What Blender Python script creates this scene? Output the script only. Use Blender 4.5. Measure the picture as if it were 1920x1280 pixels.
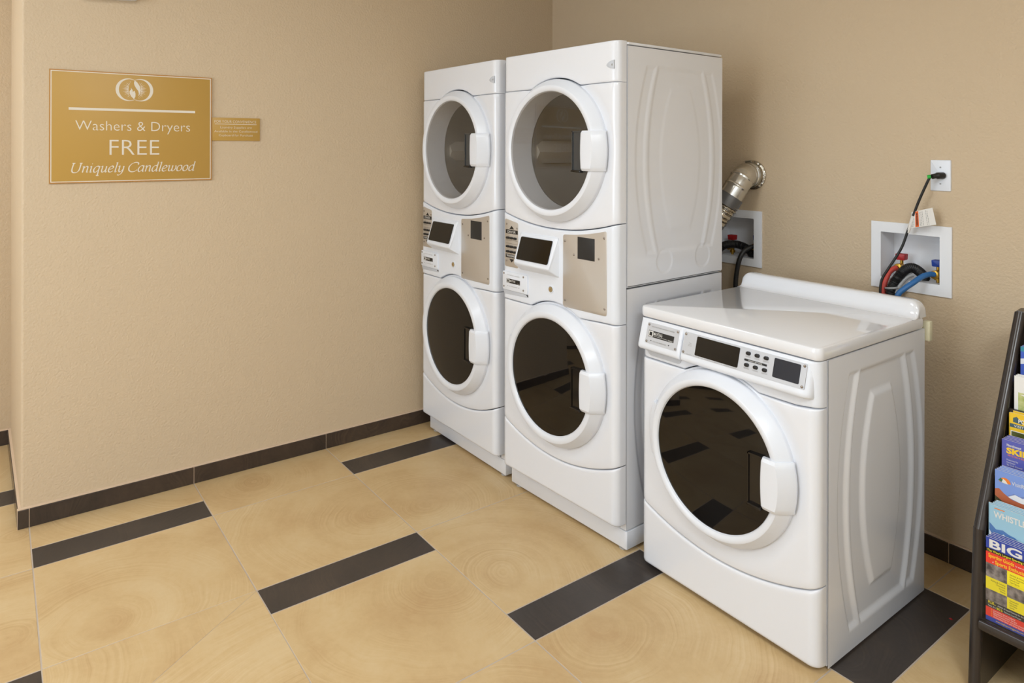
import bpy, math, random
from mathutils import Vector, Matrix
for o in list(bpy.data.objects): bpy.data.objects.remove(o, do_unlink=True)
random.seed(7)
SC = bpy.context.scene
COL = SC.collection
PI = math.pi
R = math.radians

# ------------------------------------------------------------------ camera
F_PX, HORIZON, YAW, ROLL = 1311.4, 275.5, R(53.563), R(0.1346)
fw = Vector((-math.sin(YAW), math.cos(YAW), 0)); rt = Vector((math.cos(YAW), math.sin(YAW), 0)); up = Vector((0, 0, 1))
r2 = rt*math.cos(ROLL)+up*math.sin(ROLL); u2 = -rt*math.sin(ROLL)+up*math.cos(ROLL)
cd = bpy.data.cameras.new('camera'); cam = bpy.data.objects.new('camera', cd); COL.objects.link(cam)
m = Matrix.Identity(4)
for i in range(3):
    m[i][0] = r2[i]; m[i][1] = u2[i]; m[i][2] = -fw[i]
m[0][3], m[1][3], m[2][3] = 3.345, -2.779, 1.497
cam.matrix_world = m
cd.sensor_width = 36; cd.lens = F_PX*36/1920; cd.shift_y = (HORIZON-640)/1920; cd.clip_start = .05
SC.camera = cam

# ------------------------------------------------------------------ light, world, exposure
w = bpy.data.worlds.new('world'); SC.world = w; w.use_nodes = True
w.node_tree.nodes['Background'].inputs[0].default_value = (.9, .95, 1, 1)
w.node_tree.nodes['Background'].inputs[1].default_value = .3
SC.view_settings.view_transform = 'Standard'; SC.view_settings.look = 'None'
SC.view_settings.exposure = -0.06; SC.view_settings.gamma = 1; SC.view_settings.use_curve_mapping = False
CEIL = 2.74
def area(name, loc, size, power, color, rot=(0, 0, 0)):
    l = bpy.data.lights.new(name, 'AREA'); l.shape = 'RECTANGLE'; l.size, l.size_y = size; l.energy = power; l.color = color
    o = bpy.data.objects.new(name, l); COL.objects.link(o); o.location = loc; o.rotation_euler = rot
    return o
TROFFERS = [(2.0, -2.45, 14), (2.0, -4.4, 18), (4.1, -2.5, 48), (-.5, -4.2, 16)]  # panels out of view; the right-wall one is added to brighten machine sides
for i, (x, y, p) in enumerate(TROFFERS):
    area('ceiling_lamp', (x, y, CEIL-.03), (.56, 1.16), p, (.825, .918, 1))
area('added_window_light', (1.6, -5.44, 1.55), (2.3, 1.4), 33, (.80, .91, 1), (R(90), 0, 0))  # added cool light from behind the camera, falls on the machine fronts

# ------------------------------------------------------------------ helpers
def link(o, parent=None):
    COL.objects.link(o)
    if parent: o.parent = parent
    return o
def mk(name, v, f, mat, parent=None, smooth=35):
    me = bpy.data.meshes.new(name); me.from_pydata([tuple(p) for p in v], [], f); me.update()
    if mat: me.materials.append(mat)
    if smooth:
        me.shade_smooth(); me.set_sharp_from_angle(angle=R(smooth))
    return link(bpy.data.objects.new(name, me), parent)
def thing(name, label, cat, loc=(0, 0, 0), rz=0, group=None):
    o = bpy.data.objects.new(name, None); o.empty_display_size = .1; COL.objects.link(o)
    o.location = loc; o.rotation_euler = (0, 0, rz)
    return tag(o, label, cat, group)
def tag(o, label, cat, group=None):
    o['label'] = label; o['category'] = cat
    if group: o['group'] = group
    return o
def lab(o, s): o['label'] = s; return o
def struct(o): o['kind'] = 'structure'; return o
class MB:
    def __init__(s): s.v = []; s.f = []
    def add(s, v, f):
        n = len(s.v); s.v += [tuple(p) for p in v]; s.f += [tuple(i+n for i in q) for q in f]; return s
    def box(s, x0, x1, y0, y1, z0, z1, b=0):
        if b <= 0:
            v = [(x, y, z) for x in (x0, x1) for y in (y0, y1) for z in (z0, z1)]
            return s.add(v, [(0, 1, 3, 2), (4, 6, 7, 5), (0, 4, 5, 1), (2, 3, 7, 6), (0, 2, 6, 4), (1, 5, 7, 3)])
        pts = rrect(x0, x1, y0, y1, b, 3)
        return s.prism(pts, z0, z1, b)
    def prism(s, pts, z0, z1, b=0):      # xy outline (ccw), along z, bevelled ends
        n = len(pts); inn = inset(pts, b) if b else pts
        rings = [(inn, z0), (pts, z0+b), (pts, z1-b), (inn, z1)] if b else [(pts, z0), (pts, z1)]
        if b: 
            i2 = inset(pts, b*.3)
            rings = [(inn, z0), (i2, z0+b*.3), (pts, z0+b), (pts, z1-b), (i2, z1-b*.3), (inn, z1)]
        v = [(p[0], p[1], z) for ps, z in rings for p in ps]
        f = [tuple(range(n))[::-1], tuple((len(rings)-1)*n+i for i in range(n))]
        for r in range(len(rings)-1):
            for i in range(n):
                j = (i+1) % n; f.append((r*n+i, r*n+j, (r+1)*n+j, (r+1)*n+i))
        return s.add(v, f)
    def grid(s, rows):
        m_ = len(rows[0]); v = [p for r_ in rows for p in r_]
        return s.add(v, [(i*m_+j, i*m_+j+1, (i+1)*m_+j+1, (i+1)*m_+j) for i in range(len(rows)-1) for j in range(m_-1)])
    def build(s, name, mat, parent=None, smooth=35): return mk(name, s.v, s.f, mat, parent, smooth)
def rrect(x0, x1, z0, z1, r, seg=4):
    out = []
    for cx, cz, a in ((x1-r, z0+r, -90), (x1-r, z1-r, 0), (x0+r, z1-r, 90), (x0+r, z0+r, 180)):
        for k in range(seg+1):
            t = R(a+90*k/seg); out.append((cx+r*math.cos(t), cz+r*math.sin(t)))
    return out
def rpoly(pts, r, seg=4):
    out = []; n = len(pts)
    for i in range(n):
        p = Vector(pts[i]); a = Vector(pts[i-1])-p; b = Vector(pts[(i+1) % n])-p
        rr = min(r, a.length*.45, b.length*.45)
        s_, e = p+a.normalized()*rr, p+b.normalized()*rr
        for k in range(seg+1):
            t = k/seg; q = s_*(1-t)**2+p*2*t*(1-t)+e*t*t; out.append((q.x, q.y))
    return out
def inset(pts, d):
    n = len(pts); out = []
    for i in range(n):
        a = Vector(pts[i])-Vector(pts[i-1]); b = Vector(pts[(i+1) % n])-Vector(pts[i])
        na = Vector((-a.y, a.x)); nb = Vector((-b.y, b.x))
        if na.length > 1e-9: na.normalize()
        if nb.length > 1e-9: nb.normalize()
        nn = na+nb
        if nn.length < 1e-6: nn = na
        k = nn.length_squared/2
        nn = nn/max(k, .5)
        out.append((pts[i][0]+nn.x*d, pts[i][1]+nn.y*d))
    return out
def plate(name, pts, y0, y1, mat, parent=None, b=.001):   # xz outline (ccw seen from -y), front face at y0 looking towards -y
    n = len(pts); i1 = inset(pts, b); i2 = inset(pts, b*.3)
    rings = [(pts, y1), (pts, y0+b), (i2, y0+b*.3), (i1, y0)]
    v = [(p[0], y, p[1]) for ps, y in rings for p in ps]
    f = [tuple(range(n))[::-1], tuple(3*n+i for i in range(n))]
    for r_ in range(3):
        for i in range(n):
            j = (i+1) % n; f.append((r_*n+i, r_*n+j, (r_+1)*n+j, (r_+1)*n+i))
    return mk(name, v, f, mat, parent, 30)
def flat(name, pts, y, mat, parent=None, th=.0003):
    n = len(pts); v = [(p[0], y, p[1]) for p in pts]+[(p[0], y+th, p[1]) for p in pts]
    return mk(name, v, [tuple(range(n))]+[(i, n+i, n+(i+1) % n, (i+1) % n) for i in range(n)], mat, parent, 0)
def lathe(name, prof, c, mat, parent=None, seg=96, cap0=False, cap1=False, smooth=40):   # axis along y; prof = (r, y)
    v = []; f = []
    for r_, y in prof:
        for k in range(seg):
            a = 2*PI*k/seg; v.append((c[0]+r_*math.cos(a), y, c[1]+r_*math.sin(a)))
    for i in range(len(prof)-1):
        for k in range(seg):
            j = (k+1) % seg; f.append((i*seg+k, (i+1)*seg+k, (i+1)*seg+j, i*seg+j))
    if cap0: f.append(tuple(range(seg)))
    if cap1: f.append(tuple((len(prof)-1)*seg+k for k in range(seg))[::-1])
    return mk(name, v, f, mat, parent, smooth)
def spline(P, n=8):
    P = [Vector(p) for p in P]; out = []
    for i in range(len(P)-1):
        a = P[i-1] if i else P[i]*2-P[i+1]; b, c = P[i], P[i+1]; d = P[i+2] if i+2 < len(P) else c*2-b
        for k in range(n):
            t = k/n; out.append(.5*((2*b)+(c-a)*t+(2*a-5*b+4*c-d)*t*t+(3*b-a-3*c+d)*t**3))
    out.append(P[-1]); return out
def tube(name, P, r, mat, parent=None, seg=14, n=8, rfun=None, smooth=50, loc=None):
    pts = spline(P, n); v = []; f = []
    up_ = Vector((0, 0, 1)); s_ = 0
    t0 = (pts[1]-pts[0]).normalized(); ref = t0.orthogonal().normalized()
    for i, p in enumerate(pts):
        t = (pts[min(i+1, len(pts)-1)]-pts[max(i-1, 0)]).normalized()
        ref = (ref-t*ref.dot(t)).normalized(); bn = t.cross(ref)
        if i: s_ += (p-pts[i-1]).length
        rr = rfun(s_, i) if rfun else r
        for k in range(seg):
            a = 2*PI*k/seg; q = p+ref*math.cos(a)*rr+bn*math.sin(a)*rr; v.append(q)
    for i in range(len(pts)-1):
        for k in range(seg):
            j = (k+1) % seg; f.append((i*seg+k, i*seg+j, (i+1)*seg+j, (i+1)*seg+k))
    f.append(tuple(range(seg))[::-1]); f.append(tuple((len(pts)-1)*seg+k for k in range(seg)))
    return mk(name, v, f, mat, parent, smooth)
_tc = {}
def textmesh(s, weight=0.0, shear=0.0):
    key = (s, weight, shear)
    if key not in _tc:
        c = bpy.data.curves.new('txt', 'FONT'); c.body = s; c.size = 1; c.offset = weight; c.shear = shear; c.resolution_u = 3
        o = bpy.data.objects.new('txt', c); me = bpy.data.meshes.new_from_object(o)
        vs = [tuple(v.co[:2]) for v in me.vertices]; fs = [tuple(p.vertices) for p in me.polygons]
        bpy.data.objects.remove(o); bpy.data.curves.remove(c); bpy.data.meshes.remove(me)
        _tc[key] = (vs, fs)
    return _tc[key]
CAPH = max(v[1] for v in textmesh('H')[0])
def text(name, s, x0, x1, z, cap, y, mat, parent, weight=0.0, shear=0.0, slope=0.0):   # fits the width x0..x1, cap height cap, baseline z, flat print
    vs, fs = textmesh(s, weight, shear)
    a, b = min(v[0] for v in vs), max(v[0] for v in vs); k = (x1-x0)/(b-a); kz = cap/CAPH
    o = mk(name, [(x0+(v[0]-a)*k, y, z+v[1]*kz+(v[0]-a)*k*slope) for v in vs], fs, mat, parent, 0)
    return o
def copy_tree(o, parent=None):
    c = o.copy(); COL.objects.link(c); c.parent = parent
    for ch in o.children: copy_tree(ch, c)
    return c

# ------------------------------------------------------------------ materials
def lin(c): return tuple(((x/255)/12.92 if x/255 <= .04045 else ((x/255+.055)/1.055)**2.4) for x in c)+(1,)
def mat(name, col, rough=.5, metal=0, spec=.5, coat=0, bump=None, emit=None, vary=None):
    m_ = bpy.data.materials.new(name); m_.use_nodes = True; nt = m_.node_tree; b = nt.nodes['Principled BSDF']
    b.inputs['Base Color'].default_value = lin(col); b.inputs['Roughness'].default_value = rough; b.inputs['Metallic'].default_value = metal
    b.inputs['Specular IOR Level'].default_value = spec; b.inputs['Coat Weight'].default_value = coat; b.inputs['Coat Roughness'].default_value = .05
    tc = nt.nodes.new('ShaderNodeTexCoord')
    if bump:
        sc, st, dist = bump
        n = nt.nodes.new('ShaderNodeTexNoise'); n.inputs['Scale'].default_value = sc; n.inputs['Detail'].default_value = 3
        bp = nt.nodes.new('ShaderNodeBump'); bp.inputs['Strength'].default_value = st; bp.inputs['Distance'].default_value = dist
        nt.links.new(tc.outputs['Object'], n.inputs['Vector']); nt.links.new(n.outputs['Fac'], bp.inputs['Height']); nt.links.new(bp.outputs[0], b.inputs['Normal'])
    if vary:
        sc, col2 = vary
        n = nt.nodes.new('ShaderNodeTexNoise'); n.inputs['Scale'].default_value = sc; n.inputs['Detail'].default_value = 5
        mx = nt.nodes.new('ShaderNodeMix'); mx.data_type = 'RGBA'; mx.inputs[6].default_value = lin(col); mx.inputs[7].default_value = lin(col2)
        rp = nt.nodes.new('ShaderNodeValToRGB'); rp.color_ramp.elements[0].position = .35; rp.color_ramp.elements[1].position = .65
        nt.links.new(tc.outputs['Object'], n.inputs['Vector']); nt.links.new(n.outputs['Fac'], rp.inputs[0]); nt.links.new(rp.outputs[0], mx.inputs[0]); nt.links.new(mx.outputs[2], b.inputs['Base Color'])
    if emit:
        b.inputs['Emission Color'].default_value = lin(col); b.inputs['Emission Strength'].default_value = emit
    return m_
M = {}
M['wall'] = mat('wall_paint', (204, 183, 154), .62, spec=.3)
def wallnodes(m_):
    nt = m_.node_tree; b = nt.nodes['Principled BSDF']; tc = nt.nodes.new('ShaderNodeTexCoord')
    n = nt.nodes.new('ShaderNodeTexNoise'); n.inputs['Scale'].default_value = 105; n.inputs['Detail'].default_value = 1.6
    rp = nt.nodes.new('ShaderNodeValToRGB'); rp.color_ramp.elements[0].position = .28; rp.color_ramp.elements[1].position = .78
    bp = nt.nodes.new('ShaderNodeBump'); bp.inputs['Strength'].default_value = .42; bp.inputs['Distance'].default_value = .003
    nt.links.new(tc.outputs['Object'], n.inputs['Vector']); nt.links.new(n.outputs['Fac'], rp.inputs[0]); nt.links.new(rp.outputs[0], bp.inputs['Height']); nt.links.new(bp.outputs[0], b.inputs['Normal'])
wallnodes(M['wall'])
M['palewall'] = mat('pale_wall_paint', (226, 223, 217), .6, spec=.3)
M['ceiling'] = mat('ceiling_paint', (236, 233, 226), .8)
M['white'] = mat('white_enamel', (227, 229, 235), .22, spec=.5, coat=.35)
M['whiteplastic'] = mat('white_plastic', (226, 230, 238), .3, spec=.5)
M['lidwhite'] = mat('white_porcelain', (227, 228, 232), .07, spec=.5, coat=.5)
M['doorwhite'] = mat('white_door_plastic', (225, 228, 235), .28)
M['boxwhite'] = mat('box_plastic', (232, 233, 236), .45)
M['steelplate'] = mat('brushed_beige_steel', (204, 199, 193), .38, metal=.65)
M['greyplate'] = mat('grey_plate', (196, 198, 203), .45, metal=.15)
M['black'] = mat('black_print', (22, 21, 21), .5)
M['blackgloss'] = mat('black_gloss', (16, 15, 14), .12)
M['bluegloss'] = mat('blue_black_window', (38, 41, 50), .16)
M['darkwin'] = mat('charcoal_window', (34, 34, 35), .5)
M['greyprint'] = mat('grey_print', (150, 147, 144), .6)
M['whiteprint'] = mat('white_print', (222, 220, 215), .6)
M['screw'] = mat('screw_metal', (150, 140, 130), .3, metal=.9)
M['brass'] = mat('brass', (190, 150, 62), .28, metal=.9)
M['lockmetal'] = mat('lock_metal', (196, 178, 140), .3, metal=.8)
M['chrome'] = mat('galvanised_steel', (206, 206, 204), .24, metal=1, bump=(16, .12, .004))
M['foil'] = mat('crinkled_foil', (190, 184, 172), .2, metal=1, bump=(42, .9, .01))
M['tape'] = mat('grey_duct_tape', (112, 112, 114), .35, metal=.5)
M['clamp'] = mat('clamp_steel', (170, 168, 160), .3, metal=1)
M['rubber'] = mat('black_rubber', (26, 26, 27), .45)
M['redhose'] = mat('red_hose', (196, 72, 62), .5)
M['bluehose'] = mat('blue_hose', (44, 104, 164), .45)
M['redplastic'] = mat('red_plastic', (168, 30, 34), .4)
M['blueplastic'] = mat('blue_plastic', (28, 62, 150), .4)
M['greyplastic'] = mat('grey_plastic', (160, 162, 164), .4)
M['green'] = mat('green_plastic', (40, 170, 60), .4)
M['orange'] = mat('orange_print', (226, 98, 24), .6)
M['paper'] = mat('paper', (226, 222, 216), .7)
M['cream'] = mat('cream_plastic', (228, 222, 190), .5)
M['gold'] = mat('gold_sign', (190, 151, 76), .38, spec=.4)
M['goldedge'] = mat('gold_edge', (186, 132, 62), .4)
M['signprint'] = mat('sign_print', (228, 220, 206), .55)
M['grout'] = mat('grout', (184, 170, 156), .8)
M['caulk'] = mat('caulk', (214, 190, 164), .7)
M['rackwood'] = mat('black_stained_wood', (50, 43, 39), .24, spec=.5, bump=(60, .08, .002))
M['rubbergrey'] = mat('grey_foot', (172, 170, 168), .5)
M['recess'] = mat('shaded_recess_plastic', (196, 200, 208), .45)  # shade inside slots, notch and scoop is put into this darker plastic tone
M['lampface'] = mat('lamp_diffuser', (255, 246, 232), .5, emit=2.6)
M['addedglow'] = mat('added_window_glow', (225, 238, 255), .5, emit=2.2)  # glowing pane of the added, unseen window
M['drum'] = mat('drum_steel', (168, 166, 162), .34, metal=.4)
M['drumfin'] = mat('drum_fin', (200, 196, 188), .35, metal=.2)
M['doordark'] = mat('dark_door_glass', (15, 13, 12), .03, spec=.45)
M['pocketdark'] = mat('dark_pocket', (24, 21, 19), .12)
M['pocketgrey'] = mat('smoked_pocket', (62, 64, 66), .14)
def glassmat(name, tint, ior=1.45):
    m_ = bpy.data.materials.new(name); m_.use_nodes = True; nt = m_.node_tree
    for n in list(nt.nodes): nt.nodes.remove(n)
    out = nt.nodes.new('ShaderNodeOutputMaterial'); t = nt.nodes.new('ShaderNodeBsdfTransparent'); g = nt.nodes.new('ShaderNodeBsdfGlossy')
    t.inputs[0].default_value = tint; g.inputs['Roughness'].default_value = .02
    fr = nt.nodes.new('ShaderNodeFresnel'); fr.inputs[0].default_value = ior; mx = nt.nodes.new('ShaderNodeMixShader')
    ge = nt.nodes.new('ShaderNodeNewGeometry'); fm = nt.nodes.new('ShaderNodeMath'); fm.operation = 'MULTIPLY_ADD'; fm.inputs[1].default_value = -1; fm.inputs[2].default_value = 1
    fk = nt.nodes.new('ShaderNodeMath'); fk.operation = 'MULTIPLY'; nt.links.new(ge.outputs['Backfacing'], fm.inputs[0]); nt.links.new(fm.outputs[0], fk.inputs[0]); nt.links.new(fr.outputs[0], fk.inputs[1])
    nt.links.new(fk.outputs[0], mx.inputs[0]); nt.links.new(t.outputs[0], mx.inputs[1]); nt.links.new(g.outputs[0], mx.inputs[2]); nt.links.new(mx.outputs[0], out.inputs[0])
    return m_
M['smoke'] = glassmat('smoked_glass', (.74, .73, .72, 1), 1.85)
M['acrylic'] = glassmat('clear_acrylic', (.97, .97, .97, 1))
# floor tiles: end-grain growth rings round a centre stored on each tile
def tilemat(name, base, dark, light, rough, ringamt, dist=.075):
    m_ = bpy.data.materials.new(name); m_.use_nodes = True; nt = m_.node_tree; N = nt.nodes.new; L = nt.links.new; b = nt.nodes['Principled BSDF']
    b.inputs['Roughness'].default_value = rough; b.inputs['Specular IOR Level'].default_value = .4
    geo = N('ShaderNodeNewGeometry'); at = N('ShaderNodeAttribute'); at.attribute_type = 'OBJECT'; at.attribute_name = 'ring'
    sub = N('ShaderNodeVectorMath'); sub.operation = 'SUBTRACT'; L(geo.outputs['Position'], sub.inputs[0]); L(at.outputs['Vector'], sub.inputs[1])
    nz = N('ShaderNodeTexNoise'); nz.inputs['Scale'].default_value = 1.9; nz.inputs['Detail'].default_value = 3.5; L(sub.outputs[0], nz.inputs['Vector'])
    cen = N('ShaderNodeVectorMath'); cen.operation = 'SUBTRACT'; cen.inputs[1].default_value = (.5, .5, .5); L(nz.outputs['Color'], cen.inputs[0])
    scl = N('ShaderNodeVectorMath'); scl.operation = 'SCALE'; scl.inputs['Scale'].default_value = dist*2; L(cen.outputs[0], scl.inputs[0])
    add = N('ShaderNodeVectorMath'); add.operation = 'ADD'; L(sub.outputs[0], add.inputs[0]); L(scl.outputs[0], add.inputs[1])
    sep = N('ShaderNodeSeparateXYZ'); L(at.outputs['Vector'], sep.inputs[0])
    flt = N('ShaderNodeVectorMath'); flt.operation = 'MULTIPLY'; flt.inputs[1].default_value = (1, 1, 0); L(add.outputs[0], flt.inputs[0])
    ln = N('ShaderNodeVectorMath'); ln.operation = 'LENGTH'; L(flt.outputs[0], ln.inputs[0])
    wv = N('ShaderNodeMath'); wv.operation = 'MULTIPLY_ADD'; wv.inputs[1].default_value = 5.3; L(sep.outputs['Z'], wv.inputs[0]); L(ln.outputs['Value'], wv.inputs[2])
    r1 = N('ShaderNodeTexNoise'); r1.noise_dimensions = '1D'; r1.inputs['Scale'].default_value = 105; r1.inputs['Detail'].default_value = 2.5; r1.inputs['Roughness'].default_value = .6; L(wv.outputs[0], r1.inputs['W'])
    r2_ = N('ShaderNodeTexNoise'); r2_.noise_dimensions = '1D'; r2_.inputs['Scale'].default_value = 15; r2_.inputs['Detail'].default_value = 1.5; L(wv.outputs[0], r2_.inputs['W'])
    big = N('ShaderNodeTexNoise'); big.inputs['Scale'].default_value = 3.6; big.inputs['Detail'].default_value = 4; L(sub.outputs[0], big.inputs['Vector'])
    # visibility of the fine rings fades in patches
    pat = N('ShaderNodeTexNoise'); pat.inputs['Scale'].default_value = 5; pat.inputs['Detail'].default_value = 1; L(add.outputs[0], pat.inputs['Vector'])
    pr = N('ShaderNodeMapRange'); pr.inputs[1].default_value = .36; pr.inputs[2].default_value = .66; L(pat.outputs['Fac'], pr.inputs[0])
    c1 = N('ShaderNodeMath'); c1.operation = 'SUBTRACT'; c1.inputs[1].default_value = .5; L(r1.outputs['Fac'], c1.inputs[0])
    c2 = N('ShaderNodeMath'); c2.operation = 'MULTIPLY'; L(c1.outputs[0], c2.inputs[0]); L(pr.outputs[0], c2.inputs[1])
    c3 = N('ShaderNodeMath'); c3.operation = 'MULTIPLY'; c3.inputs[1].default_value = ringamt; L(c2.outputs[0], c3.inputs[0])
    d1 = N('ShaderNodeMath'); d1.operation = 'SUBTRACT'; d1.inputs[1].default_value = .5; L(r2_.outputs['Fac'], d1.inputs[0])
    d2 = N('ShaderNodeMath'); d2.operation = 'MULTIPLY_ADD'; d2.inputs[1].default_value = .34; L(d1.outputs[0], d2.inputs[0]); L(c3.outputs[0], d2.inputs[2])
    e1 = N('ShaderNodeMath'); e1.operation = 'MULTIPLY_ADD'; e1.inputs[1].default_value = 1.25; e1.inputs[2].default_value = -.125; L(big.outputs['Fac'], e1.inputs[0])
    e2 = N('ShaderNodeMath'); e2.operation = 'ADD'; L(e1.outputs[0], e2.inputs[0]); L(d2.outputs[0], e2.inputs[1])
    # the heart of the trunk is darker
    hr = N('ShaderNodeMapRange'); hr.interpolation_type = 'SMOOTHSTEP'; hr.inputs[1].default_value = .0; hr.inputs[2].default_value = .15; hr.inputs[3].default_value = -.24; hr.inputs[4].default_value = 0; L(ln.outputs['Value'], hr.inputs[0])
    e3 = N('ShaderNodeMath'); e3.operation = 'ADD'; L(e2.outputs[0], e3.inputs[0]); L(hr.outputs[0], e3.inputs[1])
    fg = N('ShaderNodeTexNoise'); fg.inputs['Scale'].default_value = 48; fg.inputs['Detail'].default_value = 5; fg.inputs['Roughness'].default_value = .65; L(add.outputs[0], fg.inputs['Vector'])
    f1 = N('ShaderNodeMath'); f1.operation = 'MULTIPLY_ADD'; f1.inputs[1].default_value = .42; L(fg.outputs['Fac'], f1.inputs[0]); L(e3.outputs[0], f1.inputs[2])
    f2 = N('ShaderNodeMath'); f2.operation = 'SUBTRACT'; f2.inputs[1].default_value = .21; L(f1.outputs[0], f2.inputs[0])
    rp = N('ShaderNodeValToRGB'); cr = rp.color_ramp; cr.elements[0].position = .12; cr.elements[0].color = lin(dark); cr.elements[1].position = .86; cr.elements[1].color = lin(light)
    el = cr.elements.new(.5); el.color = lin(base)
    L(f2.outputs[0], rp.inputs[0]); L(rp.outputs[0], b.inputs['Base Color'])
    return m_
M['tile'] = tilemat('wood_look_tile', (203, 174, 128), (189, 156, 111), (211, 186, 144), .38, .75)
M['darktile'] = tilemat('dark_wood_look_tile', (64, 57, 53), (54, 48, 45), (78, 67, 59), .36, .8, .2)
M['basetile'] = tilemat('dark_baseboard_tile', (66, 55, 48), (54, 46, 41), (80, 66, 55), .22, .8, .25)

# ------------------------------------------------------------------ room
XR, YF, XH = 5.0, -5.5, -.985
def wall_cells(name, x0, x1, z0, z1, holes, y0, y1, m_):
    xs = sorted({x0, x1, *[h[0] for h in holes], *[h[1] for h in holes]}); zs = sorted({z0, z1, *[h[2] for h in holes], *[h[3] for h in holes]})
    b = MB(); ins = lambda x, z: any(h[0] < x < h[1] and h[2] < z < h[3] for h in holes)
    for i in range(len(xs)-1):
        for j in range(len(zs)-1):
            if ins((xs[i]+xs[i+1])/2, (zs[j]+zs[j+1])/2): continue
            a, c, d, e = xs[i], xs[i+1], zs[j], zs[j+1]
            b.add([(a, y0, d), (c, y0, d), (c, y0, e), (a, y0, e)], [(0, 1, 2, 3)]); b.add([(a, y1, d), (c, y1, d), (c, y1, e), (a, y1, e)], [(3, 2, 1, 0)])
    for h in holes:
        a, c, d, e = h
        b.add([(a, y0, d), (c, y0, d), (c, y0, e), (a, y0, e), (a, y1, d), (c, y1, d), (c, y1, e), (a, y1, e)], [(0, 4, 5, 1), (1, 5, 6, 2), (2, 6, 7, 3), (3, 7, 4, 0)])
    return struct(b.build(name, m_, None, 0))
BOX1 = (1.971, 2.259, .955, 1.211); BOX2 = (1.193, 1.481, .955, 1.209)
H1 = (2.003, 2.224, .992, 1.177); H2 = (1.225, 1.446, .985, 1.178)
wall_cells('wall_back', 0, XR, 0, CEIL, [H1, H2], 0, .16, M['wall'])
b = MB(); b.box(-.14, 0, -2.60, .16, 0, CEIL)
b.v = []; b.f = []
b.prism([(-.14, .16), (-.14, -2.56), (XH-.0, -2.575), (XH, -2.716), (-.012, -2.6975), (-.0035, -2.6955), (0, -2.688), (0, .16)], 0, CEIL)
struct(b.build('wall_left', M['wall'], None, 60))
def slab(name, *a, m_='wall'): return struct(MB().box(*a).build(name, M[m_], None, 0))
slab('wall_hall', XH-.12, XH, YF, -2.60, 0, CEIL)
slab('wall_right', XR, XR+.12, YF, .16, 0, CEIL, m_='palewall')
wf = wall_cells('wall_front', XH, XR, 0, CEIL, [(.4, 2.8, .85, 2.3)], YF-.14, YF, M['palewall'])
struct(MB().box(XH-.12, XR+.12, YF-.14, .16, CEIL, CEIL+.1).build('ceiling', M['ceiling'], None, 0))
win = struct(MB().box(.4, 2.8, YF-.12, YF-.11, .85, 2.3).build('added_window_1', M['addedglow'], None, 0))  # unseen window, added as a source of cooler light
fb = MB()
for a in ((.4, .45, .85, 2.3), (2.75, 2.8, .85, 2.3), (.45, 2.75, .85, .9), (.45, 2.75, 2.25, 2.3), (1.57, 1.63, .9, 2.25)): fb.box(a[0], a[1], YF-.10, YF-.02, a[2], a[3])
fb.build('added_window_frame', M['whiteplastic'], win, 0)
for i, (x, y, p) in enumerate(TROFFERS):
    t = thing('ceiling_light', ['recessed ceiling light panel above the open floor', 'recessed ceiling light panel nearest the front wall', 'added ceiling fill light panel by the right wall', 'recessed ceiling light panel in the hall'][i], 'light', (x, y, CEIL))
    MB().box(-.28, .28, -.58, .58, -.012, 0).build('diffuser', M['lampface'], t, 0)
    fb = MB()
    for a in ((-.31, -.28, -.61, .61), (.28, .31, -.61, .61), (-.28, .28, -.61, -.58), (-.28, .28, .58, .61)): fb.box(*a, -.018, 0)
    fb.build('frame', M['whiteplastic'], t, 0)

# floor: grout bed with separate tiles
floor = struct(MB().box(XH, XR, YF, 0, -.06, -.0007).build('floor', M['grout'], None, 0))
def poly_tile(pts, m_, ring, name='tile', parent=None, g=.0017, z=0):
    pts = inset(pts, g)
    n = len(pts); i1 = inset(pts, .0012)
    v = [(p[0], p[1], -.01) for p in pts]+[(p[0], p[1], z-.001) for p in pts]+[(p[0], p[1], z) for p in i1]
    f = [tuple(2*n+i for i in range(n))]
    for r_ in range(2):
        for i in range(n):
            j = (i+1) % n; f.append((r_*n+i, r_*n+j, (r_+1)*n+j, (r_+1)*n+i))
    o = mk(name, v, f, m_, parent or floor, 0); o['ring'] = (float(ring[0]), float(ring[1]), random.random()*3)
    return o
YL = [-5.5, -5.11, -4.50, -3.89, -3.28, -2.670, -2.068, -1.459, -.844, -.231, 0.0]
KNOWN = [(.76, -1.34), (1.35, -1.35), (1.26, -1.56), (.81, -2.51), (1.76, -1.27), (.15, -1.86), (.70, -1.53), (1.36, -2.02), (.61, -1.93), (2.45, -.59), (.74, -2.74), (.04, -2.71)]
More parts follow.
